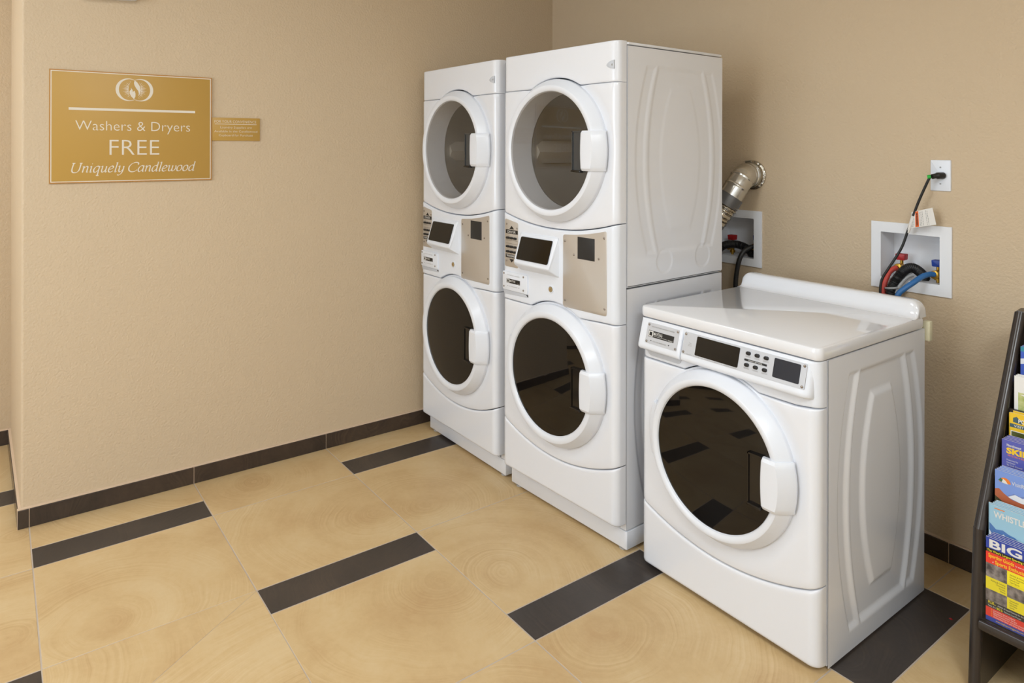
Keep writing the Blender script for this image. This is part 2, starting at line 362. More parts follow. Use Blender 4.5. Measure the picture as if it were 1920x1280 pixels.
for k in range(len(YL)-1):
    y0, y1 = YL[k], YL[k+1]
    s0 = (k % 2 == 1)                       # k=5 is the strip starting at y=-2.670
    start = (.196 if s0 else .939) - 1.3365*3
    x = start; seq = [(.149, 1), (.594, 0), (.5935, 0)]; i = 0
    if abs(y0+.844) < .01: x -= .0195
    while x < XR:
        wd, dk = seq[i % 3]; a, c = max(x, XH), min(x+wd, XR); x += wd; i += 1
        if c-a < .01: continue
        if c <= 0.002 and y0 > -2.7: continue          # inside the wall block
        if y0 > -2.7: a = max(a, 0.0)
        ring = next((q for q in KNOWN if a < q[0] < c and y0 < q[1] < y1), None)
        if ring is None: ring = (random.uniform(a-.3, c+.3), random.uniform(y0-.3, y1+.3))
        mm = M['darktile'] if dk else M['tile']
        if s0 and abs(a-.939) < .01 and abs(y0+2.670) < .01:      # the tile with a slanting cut
            q = (a+(c-a)*1.0, y1-(c-a)*1.48)
            t_ = (y1-y0)/1.48
            poly_tile([(a, y0), (a+t_, y0), (a, y1)], mm, (1.0, -2.9), g=.0007)
            poly_tile([(a+t_, y0), (c, y0), (c, y1), (a, y1)], mm, ring, g=.0007)
        else:
            poly_tile([(a, y0), (c, y0), (c, y1), (a, y1)], mm, ring)

# baseboards: caulk strip with dark tiles
def baseboard(name, p0, p1, nrm, seams, h=.0755):
    p0, p1, nrm = Vector(p0), Vector(p1), Vector(nrm).normalized(); d = (p1-p0).normalized(); Ln = (p1-p0).length
    def slab_(s0, s1, t0, t1, z0, z1, ch):
        v = []
        for s_ in (s0, s1):
            for (t, z) in ((t0, z0), (t1, z0), (t1, z1-ch), (t1-ch, z1), (t0, z1)):
                q = p0+d*s_+nrm*t; v.append((q.x, q.y, z))
        f = [(0, 1, 2, 3, 4), (9, 8, 7, 6, 5)]+[(i, 5+i, 5+(i+1) % 5, (i+1) % 5) for i in range(5)]
        if d.cross(nrm) > 0: f = [q[::-1] for q in f]
        return v, f
    v, f = slab_(0, Ln, -.001, .0095, 0, h+.003, .001)
    base = struct(mk(name, v, f, M['caulk'], None, 0))
    ss = [0]+list(seams)+[Ln]
    for i in range(len(ss)-1):
        v, f = slab_(ss[i]+.0016, ss[i+1]-.0016, .002, .0125, .001, h, .0055)
        o = mk('tile', v, f, M['basetile'], base, 0); o['ring'] = (random.uniform(-1, 3), random.uniform(-3, 0), random.uniform(-.3, .3))
    return base
baseboard('baseboard_left', (0, -2.709), (0, -.0), (1, 0), [.039, .641, 1.25, 1.86, 2.47])
baseboard('baseboard_back', (.012, 0), (XR, 0), (0, -1), [.411, 1.021, 1.631, 2.241, 2.851, 3.461, 4.071, 4.681])
baseboard('baseboard_return', (XH, -2.7165), (0.0, -2.6965), (.02, -1), [.37, .94])
baseboard('baseboard_hall', (XH, YF), (XH, -2.722), (1, 0), [.61, 1.22, 1.83, 2.44])
baseboard('baseboard_right', (XR, YF), (XR, -.013), (-1, 0), [.61*i for i in range(1, 9)])
baseboard('baseboard_front', (XH+.013, YF), (XR-.013, YF), (0, 1), [.61*i for i in range(1, 10)])

# ------------------------------------------------------------------ washing machines
WM = .682
def sstep(a, b_, x):
    t = min(1, max(0, (x-a)/(b_-a))); return t*t*(3-2*t)
def front_panel(name, zlo, zhi, P, m_, parent, r=.026, edge=.0055, door=None, W=WM, hole=None, x0=0.0035, n=64, nz=26, dish=.008, back=-.0025, yfun=None):
    W = W-.0035
    xs = [x0, x0]
    cs = [r*(1-math.cos(PI/2*k/6)) for k in range(7)]
    xl = [x0+c for c in cs]; xr = [W-c for c in cs[::-1]]
    mid = [xl[-1]+(xr[0]-xl[-1])*k/n for k in range(1, n)]
    xs = xl+mid+xr
    def ypl(x):
        d = max(x0+r-x, x-(W-r), 0); return -P+r-math.sqrt(max(r*r-d*d, 0))
    eo = [0, .12*edge, .4*edge, edge]
    rows = []
    N = len(eo)*2+nz-1
    for j in range(N):
        row = []
        for x in xs:
            lo, hi = zlo(x), zhi(x)
            if j < 4: z = lo+eo[j]; e = eo[j]
            elif j >= N-4: e = eo[N-1-j]; z = hi-e
            else: z = lo+edge+(hi-lo-2*edge)*(j-3)/nz; e = edge
            y = ypl(x)+edge-math.sqrt(max(edge*edge-(edge-e)**2, 0))
            if yfun: y += yfun(x, z)
            if door:
                rr = math.hypot(x-door[0], z-door[1]); y += dish*(1-sstep(door[2]+.002, door[2]+.045, rr))
            row.append((x, y, z))
        row = [(row[0][0], back, row[0][2])]+row+[(row[-1][0], back, row[-1][2])]
        rows.append(row)
    rows = [[(p[0], back, p[2]) for p in rows[0]]]+rows+[[(p[0], back, p[2]) for p in rows[-1]]]
    b = MB(); b.grid(rows)
    if hole:
        keep = []
        for q in b.f:
            cx = sum(b.v[i][0] for i in q)/4; cz = sum(b.v[i][2] for i in q)/4
            if math.hypot(cx-hole[0], cz-hole[1]) > hole[2]: keep.append(q)
        b.f = keep
    return b.build(name, m_, parent, 38)
def open_body(name, W, d, z0, z1, m_, parent, ins=.016):     # sheet-metal cabinet, open towards the front panels, walls set back behind the embossed side sheets
    b = MB(); t = .002; a, c = ins, W-ins
    b.box(a, a+t, 0, d, z0, z1); b.box(c-t, c, 0, d, z0, z1); b.box(t, W-t, d-t, d, z0, z1); b.box(t, W-t, 0, d-t, z1-t, z1); b.box(t, W-t, 0, d-t, z0, z0+t)
    b.box(.0005, .03, .0003, .002, z0+t, z1-t); b.box(W-.03, W-.0005, .0003, .002, z0+t, z1-t)
    return b.build(name, m_, parent, 0)
def barrel(y, z, cy, cz, hy_mid, hy_end, hz):                # signed distance (negative inside) to a barrel-sided panel
    tz = (z-cz)/hz; hw = hy_mid-(hy_mid-hy_end)*tz*tz
    return max(abs(y-cy)-hw, abs(z-cz)-hz)
def stepf(d, wd): return 1-sstep(-wd, wd, d)
def side_panel(name, x, d, z0, z1, m_, parent, amp, circles=None, out=1):
    ny, nz = 170, 190
    cy = .323 if d > .6 else .311; cz = (z0+z1)/2 if not circles else (1.095+1.802)/2
    hz = .375 if not circles else .353
    rows = []
    for j in range(nz+1):
        z = z0+(z1-z0)*j/nz; row = []
        for i in range(ny+1):
            y = d*i/ny
            h = 0
            ring = barrel(y, z, cy, cz, .195, .135, hz); inner = barrel(y, z, cy, cz, .121, .060, hz*.78)
            h -= amp*stepf(ring, .010); h += amp*(.9 if not circles else .45)*stepf(inner, .011)
            tz = (z-cz)/hz
            for sg in (-1, 1):
                a = abs((y-cy)*sg-(.243-.065*tz*tz))-.023; h -= amp*.8*stepf(max(a, abs(z-cz)-hz), .009)
            if circles:
                for (c1, c2, cr) in circles: h -= .0022*stepf(math.hypot(y-c1, z-c2)-cr, .003)
            row.append((x+h*out, y, z))
        rows.append(row if out > 0 else row[::-1])
    return MB().grid(rows).build(name, m_, parent, 60)
def door(parent, c, z0, R0, Rg, P, kind, name):
    # ring
    k = R0/.283
    prof = [(Rg-.006, .02), (Rg-.005, -P-.028), (Rg-.001, -P-.0355), (Rg+.004, -P-.039), (Rg+.010, -P-.0405), (R0-.0285, -P-.0405), (R0-.0262, -P-.0395), (R0-.0022, -P-.0085), (R0-.0004, -P-.0045), (R0, -P+.002), (R0, -P+.03)]
    dr = lathe(name, prof, (c, z0), M['doorwhite'], parent, 128, smooth=24)
    gp = [(0.0001, -P-.037)]+[(Rg*t, -P-.034-.003*(1-t*t)) for t in (.12, .25, .4, .55, .7, .8, .88, .95, 1.0)]
    if kind == 'dryer':
        lathe('door_glass', gp, (c, z0), M['smoke'], dr, 96)
    else:
        gp = [(0.0001, -P-.042)]+[(Rg*t, -P-.030-.012*(1-t**2.2)) for t in (.12, .25, .4, .55, .7, .8, .88, .95, 1.0)]
        lathe('door_glass', gp+[(Rg, -P-.02)], (c, z0), M['doordark'], dr, 96)
    # handle: grip cover on the right of the ring
    h = .0755; Ro = R0+.006; rows = []
    nv = 16
    for j in range(nv+1):
        v = -h+2*h*j/nv; e = min(h-abs(v), .006); roll = .006-math.sqrt(max(.006**2-(.006-e)**2, 0))
        uo = math.sqrt(Ro*Ro-v*v); row = []
        ui = .193*k+.004*(v/h)**2
        fl = max(R0-.026, 0); ufl = math.sqrt(fl*fl-v*v)
        us = [(ui, -P-.030), (ui, -P-.044), (ui+.0015, -P-.0485), (ui+.005, -P-.0505)]
        us += [(ui+.005+(ufl-ui-.005)*t, -P-.0505-.001*math.sin(PI*t)) for t in (.25, .5, .75, 1)]
        us += [(ufl+(uo-ufl)*t, -P-.0505+.040*t+.004*max(0, t-.8)*5) for t in (.06, .3, .55, .8, .92, 1)]+[(uo, -P+.0)]
        rows.append([(c+u, y+roll, z0+v) for u, y in us])
    rows = [[(p[0], -P+.0, p[2]) for p in rows[0]]]+rows+[[(p[0], -P+.0, p[2]) for p in rows[-1]]]
    MB().grid(rows).build('door_handle', M['doorwhite'], dr, 26)
    # finger pocket beside the handle
    pm = M['pocketgrey'] if kind == 'dryer' else M['pocketdark']
    b = MB(); u0, u1 = c+.146*k, c+.196*k; yf = -P-.0455
    b.box(u0, u1, yf+.004, yf+.012, z0-h+.002, z0+h-.002)
    b.box(u0, u0+.004, yf, yf+.012, z0-h, z0+h); b.box(u0, u1, yf, yf+.012, z0+h-.005, z0+h)
    b.build('handle_pocket', pm, dr, 0)
    q = [(u0-.003, z0-h-.004), (u1, z0-h-.008), (u1, z0-h+.002), (u0+.003, z0-h+.003)]
    plate('pocket_lip', rpoly(q, .003), yf-.006, yf+.01, M['pocketdark'], dr, .002)
    # hinge cover on the left of the ring
    rows = []
    for j in range(13):
        a = PI+R(-19+38*j/12+2); row = []
        for rr, y in ((R0-.012, -P-.012), (R0+.004, -P-.013), (R0+.0125, -P-.009), (R0+.014, -P+.006)):
            row.append((c+rr*math.cos(a), y, z0-rr*math.sin(a)))
        rows.append(row)
    rows = [[(p[0], -P+.006, p[2]) for p in rows[0]]]+rows+[[(p[0], -P+.006, p[2]) for p in rows[-1]]]
    MB().grid([r_[::-1] for r_ in rows]).build('hinge_cover', M['doorwhite'], dr, 40)
    return dr
def screw(parent, x, z, y, r=.0045):
    lathe('screw', [(r, y), (r*.9, y-.0018), (r*.4, y-.003), (.0001, y-.0031)], (x, z), M['screw'], parent, 12)
def foot(parent, x, y):
    b = MB(); b.prism([(x+.017*math.cos(2*PI*k/14), y+.017*math.sin(2*PI*k/14)) for k in range(14)], 0, .007, .002)
    b.prism([(x+.006*math.cos(2*PI*k/8), y+.006*math.sin(2*PI*k/8)) for k in range(8)], .007, .016); b.build('foot', M['rubbergrey'], parent, 30)
def tri(parent, name, pts, y, m_): return flat(name, pts, y, m_, parent)
def drum(parent, c, z0, rd, y0, y1, n):
    prof = [(rd*.88, y0), (rd*.93, y0+.05), (rd, y0+.09), (rd, y1-.02), (rd*.93, y1), (.0001, y1)]
    o = lathe('drum', prof[::-1], (c, z0), M['drum'], parent, 64)
    for k in range(n):
        a = R(182+360*k/n); ca, sa = math.cos(a), math.sin(a); rows = []
        for y in (y0+.035, y0+.2, y1-.04):
            row = []
            for t, rr in ((-.05, rd*.96), (-.014, rd*.86), (0, rd*.83), (.014, rd*.86), (.05, rd*.96)):
                row.append((c+rr*ca-t*sa, y, z0+rr*sa+t*ca))
            rows.append(row)
        b = MB(); b.grid(rows); b.f += [(4, 3, 2, 1, 0), (10, 11, 12, 13, 14)]; b.build('drum_fin', M['drumfin'], o, 40)
    return o

def make_stack():
    P = .055; c = .341; zw, zd = .584, 1.4835; W = WM; D = .584
    t = thing('stacked_washer_dryer', '', 'laundry machine', (0, 0, 0))
    b = MB()
    b.box(0, W, 0, D, .012, .080, .004); b.build('pedestal', M['white'], t, 40)
    for x in (.035, W-.035):
        for y in (.022, D-.04): foot(t, x, y)
    open_body('washer_cabinet', W-.003, D, .083, .972, M['white'], t)
    open_body('dryer_cabinet', W-.0015, D, .978, 1.873, M['white'], t)
    lid = MB(); lid.prism(rrect(0, W+.001, -.003, D+.002, .012, 4), 1.8755, 1.886, .003); lid.build('top_cover', M['white'], t, 40)
    side_panel('side_panel', W, D, .984, 1.872, M['white'], t, .0030, [(.212, 1.058, .046), (.452, 1.058, .046)])
    side_panel('side_panel', W-.0015, D, .085, .972, M['white'], t, .006)
    MB().box(0, .0015, 0, D, .085, 1.872).build('side_panel', M['white'], t, 0)
    s4 = lambda x: .2505+((x-c)/c)**2*.078
    def s3(x):
        d = abs(x-c); zc = zw+math.sqrt(max(.290**2-d*d, 0)) if d < .29 else 0
        return max(.8365+.008*sstep(.45, .66, x), zc)
    s2 = lambda x: 1.168+((x-c)/c)**2*.049
    def s1(x): return 1.7365
    g = .0018
    front_panel('lower_panel', lambda x: .110, lambda x: s4(x)-g, P, M['white'], t, edge=.008)
    front_panel('washer_panel', lambda x: s4(x)+g, lambda x: s3(x)-g, P, M['white'], t, door=(c, zw, .283))
    front_panel('control_panel', lambda x: s3(x)+g, lambda x: s2(x)-g, P+.002, M['whiteplastic'], t, edge=.006)
    front_panel('dryer_panel', lambda x: s2(x)+g, lambda x: s1(x)-.0008, P, M['white'], t, door=(c, zd, .288), hole=(c, zd, .262))
    def top_low(x):
        d = abs(x-c); zc = zd+math.sqrt(max(.291**2-d*d, 0)) if d < .291 else 0
        return max(1.7365+.0008, zc)
    front_panel('top_panel', top_low, lambda x: 1.889, P, M['white'], t, edge=.006, r=.030)
    # screw notch in the right shoulder of the top panel
    pts = [(W-.056, 1.800), (W-.048, 1.808), (W-.034, 1.8145), (W-.018, 1.8165), (W-.0175, 1.7845), (W-.034, 1.7865), (W-.048, 1.792)]
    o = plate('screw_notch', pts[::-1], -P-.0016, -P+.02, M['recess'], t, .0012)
    lathe('screw', [(.0045, -P-.0016), (.003, -P-.003), (.0001, -P-.003)], (W-.026, 1.7995), M['greyplastic'], o, 12)
    door(t, c, zw, .281, .231, P, 'washer', 'washer_door')
    door(t, c, zd, .286, .2385, P, 'dryer', 'dryer_door')
    drum(t, c, zd, .262, .02, .42, 3)
    yc = -P-.002
    # button plate
    bp = plate('button_plate', rpoly([(.0235, .979), (.1145, .979), (.1145, 1.1715), (.0235, 1.1865)], .010), yc-.0012, yc+.003, M['steelplate'], t, .0005)
    y = yc-.0016
    tri(bp, 'arrow_mark', [(.055, 1.1425), (.0875, 1.1425), (.071, 1.157)], y, M['black']); tri(bp, 'arrow_mark', [(.071, .999), (.0875, 1.0135), (.055, 1.0135)], y, M['black'])
    for nm, za, zb in (('DRYER', 1.1225, 1.1395), ('WASHER', 1.0185, 1.0335)):
        l_ = flat('label_band', [(.030, za), (.112, za), (.112, zb), (.030, zb)], y, M['black'], bp)
        text('lettering', nm, (.043 if nm == 'DRYER' else .036), (.099 if nm == 'DRYER' else .106), za+.0035, .0095, y-.0005, M['whiteprint'], bp, .005)
    for z in (1.0935, 1.0795): flat('line_mark', [(.031, z), (.111, z), (.111, z+.0008), (.031, z+.0008)], y, M['black'], bp)
    for z in (1.104, 1.0665, 1.0445):
        for x in (.045, .070, .095):
            k = plate('button', rrect(x-.0105, x+.0105, z-.0048, z+.0048, .0045, 4), y-.005, y+.001, M['rubber'], bp, .0015)
    for x, z in ((.0365, 1.1635), (.1075, 1.149), (.0365, 1.004)): screw(bp, x, z, y, .004)
    # display pod: a wedge whose face looks slightly upwards
    v = [(.128, yc+.004, 1.139), (.374, yc+.004, 1.139), (.128, yc+.004, .975), (.374, yc+.004, .975),
         (.142, -.066, 1.1305), (.358, -.066, 1.1305), (.138, -.103, 1.013), (.360, -.103, 1.013), (.140, -.098, 1.004), (.358, -.098, 1.004)]
    f = [(0, 1, 5, 4), (4, 5, 7, 6), (6, 7, 9, 8), (8, 9, 3, 2), (0, 4, 6), (0, 6, 8), (0, 8, 2), (1, 7, 5), (1, 9, 7), (1, 3, 9), (0, 2, 3, 1)]
    me = mk('display_pod', v, [q[::-1] for q in f], M['whiteplastic'], t, 25)
    md = me.modifiers.new('bevel', 'BEVEL'); md.width = .008; md.segments = 3; md.limit_method = 'ANGLE'; md.angle_limit = R(15)
    def podpt(x, s_): return (x, -.066-.037*s_-.0035, 1.1305-.1175*s_)
    sx = [(.158, .1), (.350, .1), (.350, .87), (.158, .87)]
    outl = rpoly([(.153, .08), (.349, .08), (.349, .86), (.153, .86)], .03, 3)
    outl = [(x, s_) for x, s_ in rpoly([(.153*1, .08*.1175), (.349, .08*.1175), (.349, .86*.1175), (.153, .86*.1175)], .006, 3)]
    fr = [podpt(x, s_/.1175) for x, s_ in outl]; n = len(fr)
    bk = [(p[0], p[1]+.006, p[2]+.001) for p in fr]
    mk('display_screen', fr+bk, [tuple(range(n))[::-1]]+[(i, (i+1) % n, n+(i+1) % n, n+i) for i in range(n)], M['blackgloss'], me, 0)
    # coin-box plate
    zt = lambda x: s2(x)-.0165
    top = [(.396+(.633-.396)*k/10, zt(.396+(.633-.396)*k/10)) for k in range(11)][::-1]
    mp = plate('metal_plate', rpoly([(.396, .8685), (.634, .8725)]+top, .013), yc-.0012, yc+.003, M['steelplate'], t, .0005)
    plate('dark_window', [(.479, 1.0675), (.571, 1.0675), (.571, 1.152), (.479, 1.152)], yc-.0018, yc, M['darkwin'], mp, .0003)
    for x, z in ((.4075, 1.1285), (.620, 1.160), (.4585, 1.080), (.593, 1.080), (.4075, .8955), (.623, .899)): screw(mp, x, z, yc-.0012)
    lk = lathe('key_lock', [(.017, yc+.001), (.0165, yc-.0025), (.0125, yc-.003), (.0115, yc-.0005)], (.3245, .924), M['whiteplastic'], t, 24)
    lathe('lock_core', [(.0105, yc+.001), (.010, yc-.0045), (.0035, yc-.005), (.003, yc-.002), (.0001, yc-.002)], (.3245, .924), M['lockmetal'], lk, 20)
    # detergent drawer
    dd = plate('dispenser_drawer', rpoly([(.014, .8785), (.1815, .8785), (.1815, .9585), (.014, .9585)], .008), yc-.007, yc+.004, M['whiteplastic'], t, .003)
    y = yc-.0074
    flat('label_band', [(.043, .9105), (.135, .9105), (.135, .929), (.043, .929)], y, M['black'], dd)
    lg = flat('logo_mark', [(.045, .912), (.063, .912), (.063, .9275), (.045, .9275)], y-.0003, M['whiteprint'], dd)
    flat('logo_mark', [(.049, .9145), (.059, .9145), (.059, .925), (.049, .925)], y-.0006, M['black'], dd)
    text('lettering', 'MAYTAG', .066, .104, .9165, .0085, y-.0005, M['whiteprint'], dd, .012)
    text('lettering', 'Washer', .118, .133, .912, .0035, y-.0005, M['whiteprint'], dd)
    text('lettering', 'COMMERCIAL LAUNDRY', .045, .133, .943, .0036, y-.0003, M['greyprint'], dd)
    text('lettering', 'LIFT FOR DISPENSER', .062, .118, .896, .003, y-.0003, M['greyprint'], dd)
    for x in (.052, .128): tri(dd, 'arrow_mark', [(x-.002, .899), (x+.002, .899), (x, .896)], y, M['black'])
    for x, z in ((.025, .949), (.158, .949), (.025, .8925), (.158, .8925)): screw(dd, x, z, y+.0004, .0042)
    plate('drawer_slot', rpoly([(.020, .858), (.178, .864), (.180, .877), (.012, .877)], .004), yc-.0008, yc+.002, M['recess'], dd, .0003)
    tri(dd, 'slot_mark', [(.168, .8745), (.182, .8655), (.182, .8765)], yc-.0012, M['black'])
    return t

st = make_stack()
st.location = (.845, -.932, 0); st.rotation_euler = (0, 0, R(2.1))
tag(st, 'white stacked washer and dryer standing right beside the low single washer', 'laundry machine', 'stacked washer and dryer units')
s2_ = copy_tree(st); s2_.location = (.107, -.924, 0); s2_.rotation_euler = (0, 0, 0)
tag(s2_, 'white stacked washer and dryer in the wall corner, the one farther from the low washer', 'laundry machine', 'stacked washer and dryer units')

def make_washer():
    P = .05; c = .338; z0 = .5065; W = .680; D = .606
    t = thing('front_load_washer', 'low white single front-load washer with a backsplash and dark round door', 'laundry machine', (1.594, -.861, 0))
    open_body('cabinet', W-.0015, D, .012, .888, M['white'], t)
    side_panel('side_panel', W, D, .006, .888, M['white'], t, .0105)
    side_panel('side_panel', .0, D, .006, .888, M['white'], t, .010, None, -1)
    for x in (.04, W-.04):
        for y in (.03, D-.04): foot(t, x, y)
    s4 = lambda x: .1715+((x-c)/c)**2*.073
    R0, Rg = .2715, .2265
    def s3(x):
        d = abs(x-c); zc = z0+math.sqrt(max((R0+.008)**2-d*d, 0)) if d < R0+.008 else 0
        return max(.7475+.006*sstep(.60, .66, x), zc)
    g = .0018
    front_panel('lower_panel', lambda x: .017, lambda x: s4(x)-g, P, M['white'], t, edge=.009, W=W, r=.03)
    front_panel('front_panel', lambda x: s4(x)+g, lambda x: s3(x)-g, P, M['white'], t, door=(c, z0, R0+.002), W=W, r=.03)
    front_panel('control_panel', lambda x: s3(x)+g, lambda x: .888, P-.004, M['whiteplastic'], t, W=W, r=.03)
    door(t, c, z0, R0, Rg, P, 'washer', 'washer_door')
    # tilted fascia: one pull-out dispenser front and one control bezel
    def tilt(z): return -.046-(.888-z)/(.888-.792)*.026
    def fascia(name, x0, x1, r0, r1):
        rows = []; zs = [.781, .7815, .784, .789, .797]+[.797+(.888-.797)*k/10 for k in range(1, 11)]
        nx = 26
        for z in zs:
            row = []
            e = max(0, .797-z); ro = .016-math.sqrt(max(.016**2-e*e, 0))
            for i in range(nx+1):
                x = x0+(x1-x0)*(.5-.5*math.cos(PI*i/nx))
                rl = min(1, (x-x0)/r0) if r0 else 1; rr = min(1, (x1-x)/r1) if r1 else 1
                d = 0
                if rl < 1: d += r0*(1-math.sqrt(1-(1-rl)**2))
                if rr < 1: d += r1*(1-math.sqrt(1-(1-rr)**2))
                row.append((x, min(tilt(z)+ro+d, -P+.012), z))
            row = [(row[0][0], -P+.012, row[0][2])]+row+[(row[-1][0], -P+.012, row[-1][2])]
            rows.append(row)
        rows = [[(p[0], -P+.012, p[2]) for p in rows[0]]]+rows
        return MB().grid(rows).build(name, M['whiteplastic'], t, 40)
    dd = fascia('dispenser_drawer', .004, .1955, .012, .007)
    cf = fascia('control_bezel', .1995, .661, .005, .026)
    # things lying on the tilted face: local s runs up the face
    def on(name, pts, m_, parent, off, th=.001, smooth=0, bev=0):
        fr = [(x, tilt(z)-off, z) for x, z in pts]; n = len(fr); bk = [(p[0], p[1]+th, p[2]) for p in fr]
        return mk(name, fr+bk, [tuple(range(n))]+[(i, n+i, n+(i+1) % n, (i+1) % n) for i in range(n)], m_, parent, smooth)
    def ont(s_, x0, x1, z, cap, m_, parent, off, wgt=0.0):
        o = text('lettering', s_, x0, x1, z, cap, 0, m_, parent, wgt)
        for v in o.data.vertices: v.co.y = tilt(v.co.z)-off
        return o
    def onscrew(parent, x, z, off): screw(parent, x, z, tilt(z)-off, .0042)
    np_ = on('name_plate', rpoly([(.040, .808), (.182, .808), (.182, .877), (.040, .877)], .004), M['greyplate'], dd, .0012, .002)
    on('label_band', [(.050, .831), (.164, .831), (.164, .852), (.050, .852)], M['black'], dd, .0016)
    on('logo_mark', [(.0515, .8325), (.071, .8325), (.071, .8505), (.0515, .8505)], M['whiteprint'], dd, .0022)
    on('logo_mark', [(.0555, .8355), (.067, .8355), (.067, .8475), (.0555, .8475)], M['black'], dd, .0028)
    ont('MAYTAG', .074, .113, .839, .0095, M['whiteprint'], dd, .0024, .012)
    ont('Washer', .141, .162, .8325, .005, M['whiteprint'], dd, .0024)
    on('line_mark', [(.074, .8355), (.138, .8350), (.138, .8356), (.074, .8361)], M['whiteprint'], dd, .0022)
    ont('HEAVY DUTY HIGH EFFICIENCY WASHER', .060, .162, .864, .0038, M['greyprint'], dd, .0020)
    ont('LIFT FOR DISPENSER', .075, .135, .8165, .0034, M['greyprint'], dd, .0020)
    for x in (.066, .146): on('arrow_mark', [(x, .8175), (x+.0025, .821), (x-.0025, .821)], M['black'], dd, .0022)
    for x, z in ((.047, .870), (.176, .870), (.047, .8145), (.176, .8145)): onscrew(dd, x, z, .0012)
    cp = on('control_plate', rpoly([(.2045, .808), (.6455, .808), (.6455, .8785), (.2045, .8785)], .006), M['greyplate'], cf, .0012, .002)
    on('display_screen', rpoly([(.2575, .8145), (.4225, .8145), (.4225, .8735), (.2575, .8735)], .004), M['blackgloss'], cf, .0022, .002)
    on('dark_window', rpoly([(.5425, .819), (.6275, .819), (.6275, .8725), (.5425, .8725)], .004), M['bluegloss'], cf, .0022, .002)
    for z, nms in ((.8645, ('WHITES', 'COLORS', 'BRIGHTS')), (.8305, ('PERM PRESS', 'WOOLENS', 'DELICATES'))):
        for x, nm in zip((.4535, .4845, .5155), nms):
            bt = plate('button', rrect(x-.0078, x+.0078, z-.0052, z+.0052, .0045, 4), tilt(z)-.006, tilt(z)+.002, M['rubber'], cf, .0015)
            ont(nm, x-.0095, x+.0095, z-.0118, .0034, M['greyprint'], cf, .0016)
    bb = on('label_band', [(.4425, .8415), (.5205, .8415), (.5205, .8475), (.4425, .8475)], M['black'], cf, .0018)
    ont('FABRIC SETTINGS', .458, .505, .8428, .0034, M['whiteprint'], cf, .0024)
    on('icon_mark', [(.226, .841), (.2395, .841), (.2395, .8418), (.226, .8418)], M['greyprint'], cf, .0018)
    on('icon_mark', [(.228, .846), (.2375, .846), (.2375, .8468), (.228, .8468)], M['greyprint'], cf, .0018)
    ont('ENERGY STAR', .2255, .240, .8365, .0022, M['greyprint'], cf, .0018)
    ont('1  SELECT CYCLE    2  ADD PAYMENT    3  PRESS START', .215, .420, .8098, .0022, M['greyprint'], cf, .0018)
    for x, z in ((.211, .8715), (.6385, .8715), (.211, .815), (.6385, .815)): onscrew(cf, x, z, .0012)
    # finger scoop under the dispenser front
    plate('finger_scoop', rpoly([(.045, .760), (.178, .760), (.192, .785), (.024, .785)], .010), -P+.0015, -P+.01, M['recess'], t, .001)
    # lid with backsplash
    b = MB(); b.prism([p if p[1] < .3 else (W+.003 if p[0] > .3 else -.003, p[1]) for p in rrect(-.003, W+.003, -.050, D+.004, .024, 6) if p[1] < .3 or abs(p[1]-(D-.02)) < 1e-6]+[], .8905, .930, .009); lid = b.build('lid', M['lidwhite'], t, 40)
    rows = []; rr_ = .033; xs = [-.003, -.003]+[-.003+rr_*(1-math.cos(PI/2*k/10)) for k in range(1, 11)]+[rr_-.003+(W+.006-2*rr_)*k/12 for k in range(1, 12)]+[W+.003-rr_+rr_*math.sin(PI/2*k/10) for k in range(11)]+[W+.003]
    for i_, x in enumerate(xs):
        e = max(0, rr_-.003-x, x-(W+.003-rr_)); hh = .025+.033*math.sqrt(max(0, 1-(e/rr_)**2))
        if i_ in (0, len(xs)-1): hh = .0
        z1 = .928+hh; q = min(hh/.058, 1)
        rows.append([(x, .512+.02*(1-q), .9285), (x, .528+.02*(1-q), .929+.001*q), (x, .541+.014*(1-q), .929+.008*q), (x, .549+.010*(1-q), .93+.022*q), (x, .5535+.008*(1-q), .93+.040*q), (x, .558, z1-.007*q), (x, .563, z1-.002*q), (x, .571, z1), (x, .590, z1), (x, .600, z1-.003*q), (x, .6065, z1-.012*q), (x, .609, .9285)])
    MB().grid([r_ for r_ in rows]).build('backsplash', M['lidwhite'], t, 60)
    MB().box(W-.01, W+.013, D+.006, D+.03, .845, .912, .004).build('rear_hook', M['cream'], t, 40)
    return t
wsh = make_washer()

